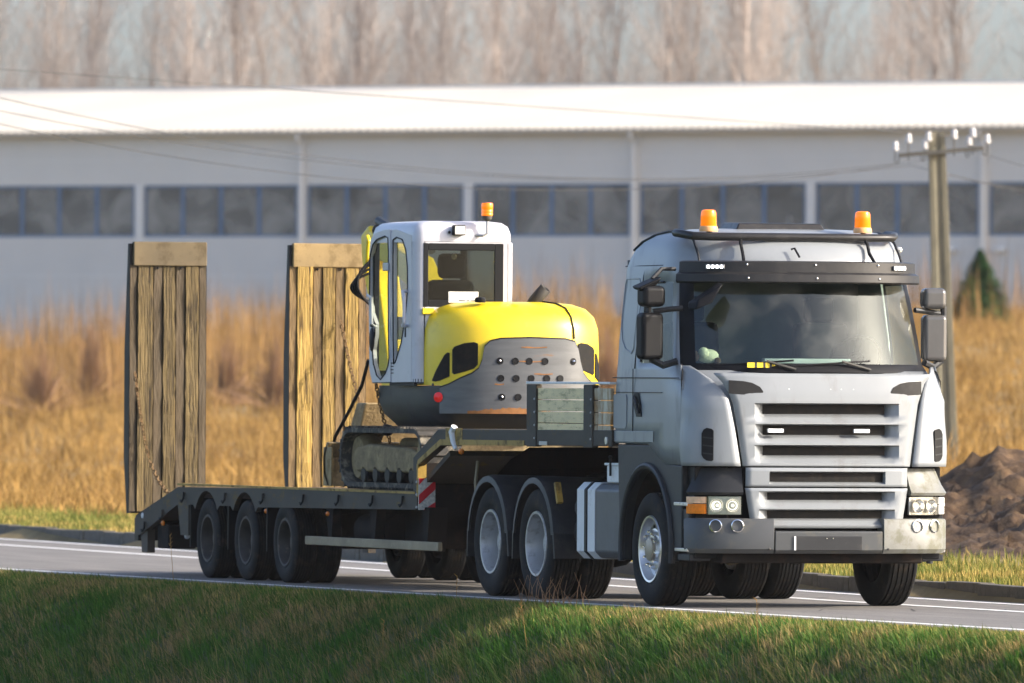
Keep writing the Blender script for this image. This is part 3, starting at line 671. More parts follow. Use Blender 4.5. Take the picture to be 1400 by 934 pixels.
# ---- cab side details, near and far
for s in (-1, 1):
    def sd(y): return (min(s*y, s*(y+.006)), max(s*y, s*(y+.006)))
    yy = 1.2205
    a, b = sd(yy)
    seam = MB(); seam.box(-.405, -.395, a, b, 1.46, 2.12); seam.box(.925, .935, a, b, 1.30, 2.02); seam.box(-.96, .86, a, b, 2.035, 2.043); seam.box(-.96, .40, a, b, 1.905, 1.911)
    seam.tube([(-.40, s*1.208, 2.12), (-.40, s*1.13, 2.92), (-.40, s*1.107, 3.045)], .006, 5); seam.tube([(-.955, s*1.107, 3.045), (-.4, s*1.112, 3.045), (.1, s*1.112, 3.045)], .006, 5)
    seam.tube([(.935, s*1.222, 2.02), (.90, s*1.205, 2.10), (.72, s*1.15, 2.165)], .007, 5)
    seam.build('door_seam', 'black', T, smooth=False)
    hd = MB().prism([(-.36, 1.90), (-.24, 1.91), (-.17, 1.80), (-.15, 1.69), (-.30, 1.69), (-.37, 1.80)], 'y', *sd(1.222)).build('door_handle', 'black', T, .002); hd.modifiers['bevel'].width = .01
    MB().tube([(-.33, s*1.235, 1.87), (-.22, s*1.25, 1.80), (-.2, s*1.235, 1.72)], .014, 6).build('handle_grip', 'plastic', hd)
    MB().prism([(-.93, 1.88), (-.93, 1.60), (-.90, 1.58), (-.60, 1.58), (-.57, 1.61), (-.57, 1.86), (-.60, 1.89), (-.90, 1.89)], 'y', *sd(1.221)).build('locker_hatch', mat('locker_grey', (.25, .26, .265), .4, var=.1, dirt=(.4, .36, .25), damt=.6, ds=7, dth=.62), T, .004)
    MB().box(-.94, .18, *sd(1.223), 1.462, 1.56).build('sill_moulding', 'paint', T, .02)
    # sleeper side recess frame: raised rim
    rim = [(-.88, 2.88), (-.86, 2.93), (-.50, 2.93), (-.47, 2.90)] + [(-.47, 2.30), (-.52, 2.26), (-.70, 2.30), (-.80, 2.38), (-.87, 2.52)]
    MB().tube([(x, s*(lerp_tab([(2.17, 1.201), (2.4, 1.186), (2.65, 1.161), (2.9, 1.131), (3.03, 1.111)], z)), z) for x, z in rim+[rim[0]]], .007, 6, cap=False).build('side_recess_rim', 'paint', T)
    # window frame seal
    MB().tube([(xx, s*yy2, zz) for xx, yy2, zz in ((-.25, 1.20, 2.18), (-.25, 1.188, 2.35), (-.28, 1.14, 2.80), (-.29, 1.133, 2.89), (.19, 1.133, 2.895))], .012, 6).build('window_seal', 'black', T)
    # wheel arch, fender and steps
    arc = [(.66*math.cos(t), .52+.70*math.sin(t)) for t in [math.pi*k/18 for k in range(-1, 20)]]
    outer = [(.74, .50), (.93, .52), (.93, 1.262), (.60, 1.275), (.30, 1.44), (-.84, 1.44), (-.82, 1.10), (-.76, .42)]
    poly = outer+[(p[0], p[1]) for p in arc[::-1] if True]
    fe = MB().prism(poly, 'y', min(s*1.13, s*1.215), max(s*1.13, s*1.215)).build('front_fender', 'plastic', T, .015)
    MB().tube([(p[0]*1.05, s*1.222, .52+(p[1]-.52)*1.05) for p in arc], .032, 8).build('arch_lip', 'plastic', fe)
    lin = MB(); lin.loft([[(x, s*.72, z), (x, s*1.14, z)] for x, z in arc], closed=False); lin.build('arch_liner', 'chassis', fe)
    MB().box(-.80, .30, min(s*.75, s*1.12), max(s*.75, s*1.12), 1.30, 1.43).build('fender_top', 'plastic', fe)
    MB().box(.72, 1.12, min(s*.85, s*1.16), max(s*.85, s*1.16), .44, 1.26).build('step_well', 'black', T, .01)
    for z0, z1, xa, xb in ((.70, .88, .74, 1.08), (.42, .48, .78, 1.10)): MB().box(xa, xb, min(s*1.0, s*1.20), max(s*1.0, s*1.20), z0, z1).build('step_box', 'plastic', T, .01)
    for z, xa, xb in ((.905, .73, 1.075), (.50, .76, 1.09)): MB().box(xa, xb, min(s*.98, s*1.222), max(s*.98, s*1.222), z, z+.032).build('step_tread', 'alloy', T, .006)
# ---- front: grille panels on the bow
GB = (.95, 1.385, 1.22, 3.0)
EDGE = [(1.26, .785), (1.57, .83), (1.84, .875), (2.00, .95), (2.09, 1.03)]
def grille_sheet(name, zr, ylim, openings, yl, side=.105, depth=.10, P=GB, lean=None):
    """openings: list of (zbottom, ztop, ledge depth below)"""
    zs = set(zr)
    for (a, b, l) in openings: zs |= {a, b, b+.012, a-l, (a+a-l)/2}
    zs = sorted(z for z in zs if zr[0] <= z <= zr[-1]); mb = MB(); dk = MB()
    sec = lambda z: sorted({-1., 1., -.92, .92, -.8, .8, 0, -.25, .25, -.5, .5, -.65, .65}|{q*k/ylim(z) for q in (-1, 1) for k in (yl, yl+side*.5, yl+side)})
    def depthf(y, z):
        h = max(0., min(1., (yl+side-abs(y))/side)); dd = 0
        for (a, b, l) in openings:
            if a <= z <= b+.001: dd = 1
            elif a-l < z < a: dd = max(dd, ((z-(a-l))/l)**.8)
        return depth*dd*h
    grid = []
    for z in zs:
        row = []
        for t in sec(z):
            y = t*ylim(z); x = bowx(y, P)+(lean(z) if lean else 0); row.append((x-depthf(y, z), y, z))
        grid.append(row)
    for k in range(len(zs)-1):
        zc = (zs[k]+zs[k+1])/2
        for i in range(len(grid[k])-1):
            q = [grid[k][i], grid[k][i+1], grid[k+1][i+1], grid[k+1][i]]; yc = (q[0][1]+q[1][1])/2
            op = any(a < zc < b for a, b, l in openings) and abs(yc) < yl
            (dk if op else mb).add(q, [(0, 1, 2, 3)])
    o = weld(mb.build(name, 'paint', T)); o.modifiers.new('s', 'SOLIDIFY').thickness = .025; o.modifiers['s'].offset = -1
    if dk.f:
        weld(dk.build('grille_opening', 'mesh', o))
    return o
lean = lambda z: -.03*max(0, (z-1.26))-.16*max(0, z-1.9)
gs = grille_sheet('upper_grille', [1.262, 1.275, 1.9, 1.95, 2.0, 2.05, 2.085], lambda z: lerp_tab(EDGE, z), [(1.725, 1.81, .075), (1.54, 1.625, .075), (1.36, 1.44, .07)], .575, lean=lean)
grille_sheet('middle_grille', [1.082, 1.25], lambda z: .76, [(1.125, 1.205, .02)], .535, side=.012, depth=.05)
grille_sheet('lower_grille', [.715, .76, 1.07], lambda z: lerp_tab([(.715, .60), (.74, .67), (.80, .72), (1.07, .765)], z), [(.965, 1.03, .07), (.80, .87, .055)], .54, side=.10, depth=.08)
MB().box(.95, 1.16, -.84, .84, .70, 1.98).build('grille_backing', 'black', T)  # dark backing box added so no light shows through grille gaps
for yy in (-.485, .325):
    l = MB().box(1.335, 1.36, yy-.075, yy+.075, 1.56, 1.595).build('grille_light', 'white', T, .004)
    for k in range(6): MB().box(1.36, 1.364, yy-.066+k*.022, yy-.052+k*.022, 1.57, 1.586).build('led', 'led', l)
for yy in (-.36, .03, .13, .245): MB().sphere((bowx(yy, GB)-.035, yy, 1.945), .009, 8).build('letter_hole', 'white', T)
for s in (-1, 1):
    pts = [(s*.60, 1.915, 1.925), (s*.63, 1.90, 1.965), (s*.70, 1.895, 2.0), (s*.78, 1.895, 2.015), (s*.86, 1.90, 2.02), (s*.905, 1.905, 2.022)]
    P2 = (.95, 1.385-.035, 1.22, 3.0)
    MB().add([], [])
    bowpatch(P2, pts, .012, .02).build('corner_lamp', 'visor', T)
    # corner air deflector panel
    mb = MB(); zs = [1.262, 1.30, 1.4, 1.5, 1.6, 1.66, 1.75, 1.85, 1.95, 2.03, 2.10, 2.15]
    ED2 = [(1.26, .81), (1.57, .855), (1.84, .905), (2.00, .985), (2.10, 1.09), (2.15, 1.14)]
    for_z = []
    for z in zs:
        yb = lerp_tab(ED2, z); wz = lerp_tab([(1.26, 1.215), (1.85, 1.218), (2.0, 1.212), (2.15, 1.20)], z); xf = lerp_tab([(1.26, 1.40), (1.9, 1.375), (2.15, 1.27)], z); xc = lerp_tab([(1.26, .94), (1.85, .90), (2.0, .78), (2.15, .60)], z)
        bul = .022*math.exp(-((z-1.42)/.2)**2); Pz = (xc, xf, wz+.012+bul, 3.0 if z < 1.9 else 2.6); row = [(.94 if z < 1.95 else lerp_tab([(1.95, .94), (2.15, .84)], z), s*(wz+.008), z)]
        a0, a1 = 0.02, math.acos(min(1, (yb/Pz[2])**(Pz[3]/2)))
        for k in range(13):
            a = a0+(a1-a0)*k/12; row.append((max(row[0][0]+.001, xc+(xf-xc)*math.sin(a)**(2/Pz[3])), s*Pz[2]*math.cos(a)**(2/Pz[3]), z))
        for_z.append(row)
    for k in range(len(zs)-1):
        for i in range(13): mb.add([for_z[k][i], for_z[k][i+1], for_z[k+1][i+1], for_z[k+1][i]], [(0, 1, 2, 3)])
    cp = weld(mb.build('corner_panel', 'paint', T)); q = cp.modifiers.new('s', 'SOLIDIFY'); q.thickness = .02; q.offset = -1
    PV = (.94, 1.40, 1.262, 3.0)
    pv = bowpatch(PV, [(s*1.14, 1.36, 1.55), (s*1.125, 1.33, 1.585), (s*1.10, 1.31, 1.60), (s*1.06, 1.305, 1.59), (s*1.045, 1.315, 1.575)], -.004, .03).build('air_vent', 'black', cp)
    for z in (1.37, 1.44, 1.51): bowpatch(PV, [(s*1.13, z, z+.012), (s*1.05, z-.01, z+.002)], .0, .01).build('vent_slat', 'plastic', pv)
    # headlamp group
    HB = (.95, 1.405, 1.225, 3.0)
    su = bowbar(HB, s*.79, s*1.215, 14, [(0.0, 1.005), (.015, 1.03), (-.03, 1.10), (-.09, 1.245), (-.16, 1.245), (-.16, 1.005)]).build('headlamp_surround', 'plastic' if s < 0 else 'sunlit_grime', T)
    hl = bowpatch((.95, 1.40, 1.22, 3.0), [(s*(.80+.29*k/8), .832, .995) for k in range(9)], -.045, .03).build('headlamp', 'alloy', T, .006)
    for yk in (.868, 1.0):
        an = math.atan2(-(bowx(s*yk+.001, HB)-bowx(s*yk-.001, HB))/.002, 1)
        bw = MB().lathe([(.064, .034), (.060, .034), (.052, .012), (.032, -.008), (0, -.016)], (0, 0, 0), 'x', 20).build('reflector', 'chrome', hl); bw.location = (bowx(s*yk, HB)-.045, s*yk, .914); bw.rotation_euler = (0, 0, an)
        MB().sphere((bowx(s*yk, HB)-.03, s*yk, .914), .014, 10).build('bulb', 'lamp_on', hl)
    bowpatch((.95, 1.40, 1.22, 3.0), [(s*(.80+.29*k/8), .832, .995) for k in range(9)], .0, .004).build('cover', 'lampglass', hl)
    ind = bowpatch((.95, 1.40, 1.22, 3.0), [(s*(1.10+.115*k/6), .838, .925) for k in range(7)], .002, .05).build('indicator', 'ambers' if s < 0 else 'lens', T, .004)
    bowpatch((.95, 1.40, 1.22, 3.0), [(s*(1.10+.115*k/6), .93, .99) for k in range(7)], .002, .05).build('side_lamp', mat('side_lamp_lens', (.8, .5, .3) if s < 0 else (.75, .74, .7), .2, var=.3, vs=25), ind, .004)
    # bumper corner with fog lamps
    bc = bowbar((.93, 1.42, 1.225, 3.2), s*.515, s*1.222, 18, [(0, .80), (.012, .78), (.012, .53), (-.02, .49), (-.14, .49), (-.14, .80)]).build('bumper_corner', 'bumper' if s < 0 else 'sunlit_grime', T, .006)
    for yk in (.845, 1.025):
        e = 1e-3; P = (.93, 1.42, 1.225, 3.2); x = bowx(s*yk, P); ang = math.atan2(-(bowx(s*yk+e, P)-bowx(s*yk-e, P))/(2*e), 1)
        fo = MB().lathe([(.058, -.03), (.058, .010), (.050, .013), (.046, -.012), (.03, -.03), (0, -.034)], (0, 0, 0), 'x', 20).build('fog_lamp', 'chrome', bc); fo.location = (x+.012*math.cos(ang), s*yk+.012*math.sin(ang), .735); fo.rotation_euler = (0, 0, ang)
        MB().lathe([(.014, -.03), (.013, -.01), (0, -.006)], (0, 0, 0), 'x', 10).build('bulb', 'lens', fo)
    MB().sphere((bowx(.56, (.93, 1.42, 1.225, 3.2))+.012, s*.56, .53), .012, 8).build('bolt', 'iron', bc)
bcn = bowbar((.93, 1.42, 1.225, 3.2), -.505, .505, 10, [(0, .69), (.01, .68), (.01, .52), (-.02, .49), (-.14, .49), (-.14, .69)]).build('bumper_centre', 'bumper', T, .006)
MB().box(1.415, 1.436, -.32, .31, .515, .645).build('plate_holder', 'plastic', bcn, .008); MB().box(1.436, 1.441, -.335, -.318, .52, .645).build('holder_clip', 'white', bcn)
for yy in (-.03, .03): MB().sphere((1.437, yy, .625), .008, 6).build('screw', 'chrome', bcn)
# ---- scuttle, wipers
SB = (.40, 1.275, 1.19, 2.3)
bowbar(SB, -1.02, 1.02, 24, [(0, 2.075), (.02, 2.095), (.0, 2.13), (-.03, 2.165), (-.08, 2.165), (-.1, 2.075)]).build('scuttle', 'black', T)
def wiper(y0, y1, nm='wiper'):
    z0, z1 = 2.15, 2.20; pts = []
    for i in range(9):
        t = i/8; y = y0+(y1-y0)*t; z = z0+(z1-z0)*t-.0; P = (.36, 1.225, 1.198, 2.15); pts.append((bowx(y, P)+.035, y, z))
    w = MB().tube(pts, .009, 6).build('wiper', 'black', T)
    MB().tube([(bowx(y1*.98, SB)+.03, y1*.98, 2.12), (pts[5][0]+.02, pts[5][1], pts[5][2]+.012)], .012, 6).build('wiper_arm', 'iron', w)
wiper(-.93, -.28); wiper(-.30, .45)
# ---- visor
VB = (.30, 1.03, 1.17, 2.3)
vis = bowbar(VB, -1.125, 1.125, 40, [(.02, 2.885), (.035, 2.90), (.03, 2.965), (-.005, 2.985), (-.01, 3.075), (-.045, 3.085), (-.06, 3.07), (-.02, 2.89)]).build('sun_visor', 'visor', T)
for yc in (-.88, .86):
    x = bowx(yc, VB); e = 1e-3; ang = math.atan2(-(bowx(yc+e, VB)-bowx(yc-e, VB))/(2*e), 1)
    lb = MB().box(-.01, .01, -.085, .085, -.02, .02).build('led_lamp', 'steel', vis, .003); lb.location = (x+.004, yc, 3.03); lb.rotation_euler = (0, 0, ang)
    for k in range(4): MB().lathe([(.015, .011), (0, .013)], (0, -.06+.04*k, 0), 'x', 10).build('led', 'led', lb)
for yc in (-.62, 0, .62):
    for z in (2.93, 3.05): MB().sphere((bowx(yc, VB)+(.035 if z < 3 else -.006), yc, z), .011, 8).build('rivet', 'chrome', vis)
for s in (-1, 1): MB().tube([(.87, s*.62, 3.07), (.77, s*.60, 3.16), (.72, s*.60, 3.24), (.70, s*.59, 3.27)], .016, 6).build('visor_bracket', 'black', vis)
MB().tube([(.88, -.1, 3.12), (.83, -.13, 3.20), (.82, -.16, 3.19)], .01, 5).build('aerial_cable', 'black', T)
# ---- roof: light bar, beacons, hatch, rails
lbp = [(.28, -1.0, 3.335), (.46, -1.01, 3.325), (.60, -.94, 3.305), (.66, -.80, 3.30), (.69, -.4, 3.30), (.70, 0, 3.30), (.69, .4, 3.30), (.66, .80, 3.30), (.60, .94, 3.305), (.46, 1.01, 3.325), (.28, 1.0, 3.335)]
lbp = [(x_, y_-.06, z_) for x_, y_, z_ in lbp]
bar = MB().tube(lbp, .037, 12).build('roof_bar', 'visor', T)
for s in (-1, 1):
    MB().tube([(.30, s*.98, 3.33), (.28, s*.93, 3.24)], .02, 6).build('bar_foot', 'black', bar)
    bc = MB().lathe([(.082, 0), (.085, .02), (.078, .045), (.072, .05)], (.58, s*.73-.125, 3.345), 'z', 24, True).build('beacon', mat('beacon_base', (.85, .45, .18), .5, var=.1), T)
    dm = MB().lathe([(.072, .05), (.074, .055), (.071, .08), (.073, .085), (.070, .11), (.072, .115), (.067, .17), (.062, .185), (.045, .195), (0, .197)], (.58, s*.73-.125, 3.345), 'z', 24).build('dome', 'beacon', bc)
    MB().tube([(.58, s*.73-.12, 3.30), (.58, s*.73-.12, 3.35)], .025, 8).build('stalk', 'black', bc)
    MB().tube([(x, s*y, z) for x, y, z in ((-.82, 1.075, 3.19), (-.66, 1.05, 3.262), (-.47, 1.005, 3.318), (-.22, .95, 3.352), (.1, .94, 3.35), (.30, .93, 3.325), (.46, .95, 3.26), (.60, .955, 3.13), (.64, .96, 3.06))], .012, 6).build('roof_rail', 'plastic', T)
MB().loft([[(-.30, -.46, 3.36), (.30, -.50, 3.36), (.30, .36, 3.36), (-.30, .36, 3.36)], [(-.28, -.42, 3.44), (.27, -.46, 3.43), (.27, .32, 3.43), (-.28, .32, 3.44)]]).build('roof_hatch', 'visor', T, .015)
MB().sphere((.45, 1.0, 3.20), (.035, .035, .03), 8).build('marker_light', 'lens', T)
# ---- mirrors
def rbox(b0, mt, name, parent, bev, rz=0, shear=None):
    x0, x1, y0, y1, z0, z1 = b0; c = ((x0+x1)/2, (y0+y1)/2, (z0+z1)/2)
    mb = MB().box(x0, x1, y0, y1, z0, z1); mb.rot('Z', rz, c); return mb.build(name, mt, parent, bev, seg=3)
for s in (-1, 1):
    yo_ = 0 if s < 0 else -.085
    mm = rbox((.46, .62, min(s*1.28, s*1.50)+yo_, max(s*1.28, s*1.50)+yo_, 2.20, 2.62), 'black' if s < 0 else 'mirrorlit', 'mirror', T, .045, s*-.12)
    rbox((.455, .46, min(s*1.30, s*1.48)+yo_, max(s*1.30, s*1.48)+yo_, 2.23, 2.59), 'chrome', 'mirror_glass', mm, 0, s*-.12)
    rbox((.45, .64, min(s*1.27, s*1.49)+yo_, max(s*1.27, s*1.49)+yo_, 2.67, 2.86), 'black' if s < 0 else 'mirrorlit', 'wide_mirror', mm, .05, s*-.1)
    MB().tube([(.53, s*1.40, 2.60), (.53, s*1.40, 2.70)], .03, 8).build('neck', 'plastic', mm)
    MB().tube([(.54, s*1.36, 2.63), (.56, s*1.22, 2.65), (.60, s*1.10, 2.66)], .024, 8).build('upper_arm', 'plastic', mm)
    MB().tube([(.54, s*1.38, 2.21), (.60, s*1.28, 2.15), (.66, s*1.17, 2.19)], .032, 8).build('lower_arm', 'plastic', mm)
km = MB().loft([[(.46, -1.50, 2.82), (.60, -1.50, 2.80), (.60, -1.34, 2.86), (.46, -1.34, 2.89)], [(.44, -1.54, 2.85), (.62, -1.52, 2.84), (.63, -1.30, 2.94), (.44, -1.31, 2.95)]]).build('kerb_mirror', 'black', T, .02)
MB().tube([(.52, -1.36, 2.92), (.48, -1.26, 3.01), (.44, -1.12, 3.01)], .02, 6).build('arm', 'plastic', km)
fm = MB().loft([[(.88, -1.15, 2.64), (1.01, -1.12, 2.64), (1.05, -.98, 2.70), (.93, -.98, 2.74)], [(.83, -1.14, 2.71), (1.0, -1.10, 2.73), (1.02, -.86, 2.88), (.88, -.86, 2.90)]]).build('front_mirror', 'black', T, .02)
# ---- cab inside
box('cab_floor', 'interior', T, -.9, 1.1, -1.12, 1.12, 1.40, 1.46); box('rear_trim', 'interior', T, -.93, -.90, -1.1, 1.1, 1.46, 3.1); box('headliner', 'interior', T, -.9, .6, -1.0, 1.0, 3.05, 3.08)
dsh = bowbar((.35, 1.14, 1.15, 2.2), -1.08, 1.08, 20, [(0, 2.10), (-.05, 2.145), (-.35, 2.17), (-.42, 2.10), (-.42, 1.6), (0, 1.6)]).build('dashboard', 'dash', T)
MB().box(.72, .80, -.40, .42, 2.17, 2.22).build('instrument_ledge', 'steel', dsh, .01)
for yc in (-.62, .62):
    st = MB().box(-.45, .10, yc-.27, yc+.27, 1.80, 1.97).build('seat', 'seatc', T, .06); b = MB().box(-.58, -.42, yc-.26, yc+.26, 1.9, 2.55).rot('Y', R(-8), (-.5, yc, 1.95)).build('backrest', 'seatc', st, .06); MB().box(-.66, -.56, yc-.14, yc+.14, 2.55, 2.78).build('headrest', 'seatc', st, .04)
sw = MB().lathe([(.235+.014*math.cos(a), .014*math.sin(a)) for a in [2*math.pi*k/8 for k in range(9)]], (0, 0, 0), 'z', 32).build('steering_wheel', 'black', T); sw.location = (.42, .60, 2.22); sw.rotation_euler = (0, R(-58), 0)
MB().box(-.22, .22, -.02, .02, -.01, .01).box(-.02, .02, -.22, .06, -.011, .009).build('spoke', 'black', sw); MB().lathe([(.08, -.02), (.07, .02), (0, .025)], (0, 0, 0), 'z', 16).build('horn_pad', 'black', sw)
# ---- chassis
for s in (-1, 1):
    MB().box(-5.4, 1.0, min(s*.38, s*.46), max(s*.38, s*.46), .72, 1.0).build('chassis_rail', 'chassis', T)
MB().box(.9, 1.25, -.95, .95, .40, .55).build('front_beam', 'chassis', T, .02)
MB().tube([(0, -.9, .50), (0, -.6, .44), (0, .6, .44), (0, .9, .50)], .06, 8).build('front_axle', 'chassis', T)
for (a, b) in (((.9, -.3, .50), (.3, -.55, .40)), ((.95, .25, .50), (.2, .55, .42))): MB().tube([a, b], .035, 7).build('steering_link', 'guard', T)
MB().box(-.6, .9, -.45, .45, .55, 1.25).build('engine', 'chassis', T, .05); MB().sphere((.55, 0, .52), (.4, .3, .14), 12).build('sump', 'chassis', T)
for ax in (-3.1, -4.45):
    MB().tube([(ax, -1.0, .507), (ax, 1.0, .507)], .09, 10).build('drive_axle', 'chassis', T); MB().sphere((ax, 0, .507), .24, 14).build('differential', 'chassis', T)
for ax, k in ((0, 'steer'), ):
    for s in (-1, 1): wheel(T, (ax, s*1.05, .507), s, .507, .31, .292, 'steer')
for ax in (-3.1, -4.45):
    for s in (-1, 1):
        wheel(T, (ax, s*1.10, .507), s, .507, .29, .292, 'drive'); wheel(T, (ax, s*.76, .507), s, .507, .29, .292, 'drive')
        # mudguard
        Rg = .60; rings = []
        for k in range(15):
            a = R(8)+R(164)*k/14; c_, s_ = math.cos(a), math.sin(a)
            def pt(rr, yy): return (ax+rr*c_, s*yy, .52+rr*s_)
            rings.append([pt(Rg, .60), pt(Rg+.012, 1.22), pt(Rg, 1.265), pt(Rg-.055, 1.272), pt(Rg-.055, 1.258), pt(Rg-.015, 1.24), pt(Rg-.015, .60)])
        mg = MB().loft(rings).build('mudguard', 'plastic', T)
        for sg, zb in ((1, .38), (-1, .36)): MB().loft([[(ax+sg*.57, s*.62, .62), (ax+sg*.60, s*.62, .62), (ax+sg*.60, s*1.265, .62), (ax+sg*.57, s*1.268, .62)], [(ax+sg*.60, s*.64, zb), (ax+sg*.63, s*.64, zb), (ax+sg*.63, s*1.26, zb), (ax+sg*.60, s*1.262, zb)]]).build('mud_flap', 'plastic', mg)
dec = MB().box(-2.515, -2.475, -1.255, -1.20, .83, 1.03).rot('Y', R(-24), (-2.5, -1.2, .93)).build('guard_sticker', 'stripe', T); dec.location = (.06, -.012, .05)
# tank, straps, white box
tk = MB().prism([(-.66, .46), (-.66, 1.02), (-.72, 1.08), (-1.14, 1.08), (-1.2, 1.02), (-1.2, .46), (-1.14, .40), (-.72, .40)][::-1], 'x', -2.02, -.80).build('fuel_tank', mat('tank_grey', (.075, .077, .08), .45, var=.15, dirt=(.15, .14, .12), damt=.4, ds=4), T, .02)
for x0, x1, mt in ((-2.0, -1.78, 'white'), (-1.70, -1.50, 'white'), (-1.775, -1.705, 'black')):
    e = .008 if mt == 'white' else .016
    MB().prism([(-.66, .44), (-.66, 1.04), (-.72, 1.08+e), (-1.14, 1.08+e), (-1.2-e, 1.02), (-1.2-e, .46), (-1.14, .40-e), (-.72, .40-e)][::-1], 'x', x0, x1).build('tank_strap', mt, tk, .004)
MB().lathe([(.05, 0), (.055, .04), (.05, .06), (0, .065)], (-1.55, -1.0, 1.085), 'z', 14).build('filler_cap', 'black', tk)
wb = box('battery_box', 'white', T, -1.30, -.86, -1.16, -.82, 1.09, 1.245, bevel=.01); box('lid', 'white', wb, -1.33, -.84, -1.175, -.80, 1.245, 1.268, bevel=.006); MB().tube([(-1.14, -1.18, 1.31), (-1.14, -1.18, 1.15)], .012, 6).sphere((-1.14, -1.18, 1.32), .02, 8).build('latch', 'black', wb)
MB().lathe([(.15, -.35), (.17, -.3), (.17, .3), (.15, .35)], (-2.25, -.9, .62), 'x', 16, True).build('air_tank', 'plastic', T)
MB().sphere((-2.2, -1.1, .85), (.06, .06, .09), 10).build('air_filter', 'plastic', T)
MB().lathe([(.45, 0), (.5, .02), (.5, .07), (.2, .09), (0, .09)], (-3.75, 0, 1.10), 'z', 28).build('fifth_wheel', 'chassis', T)
MB().box(-4.4, -3.1, -.5, .5, 1.0, 1.1).build('fifth_wheel_plate', 'chassis', T)
MB().tube([(-5.6, -.5, .75), (-5.6, .5, .75)], .05, 8).build('cross_member', 'chassis', T)

# small things lying on the dashboard
pt_ = thing('plush_toy', 'cream plush toy animal lying on the dashboard behind the windscreen', 'plush toy', (.60, -.86, 2.165))
MB().sphere((0, .0, .07), (.07, .10, .065), 14).sphere((.05, -.06, .10), (.05, .05, .05), 12).build('body', 'plush', pt_); MB().sphere((.02, -.13, .07), (.05, .04, .05), 12).sphere((.06, .07, .03), (.03, .03, .03), 10).build('paw', 'plushd', pt_)
yp = thing('yellow_sign', 'yellow tag with black marks lying behind the wipers', 'sign', (1.215, -.575, 2.135))
MB().box(-.01, .0, -.13, .13, .0, .045).build('plate', mat('yellow_tag', (.75, .55, .02), .5, var=.1), yp)
for yk in (-.06, .02, .08): MB().box(.0, .002, yk, yk+.02, .0, .045).build('bar', 'print', yp)

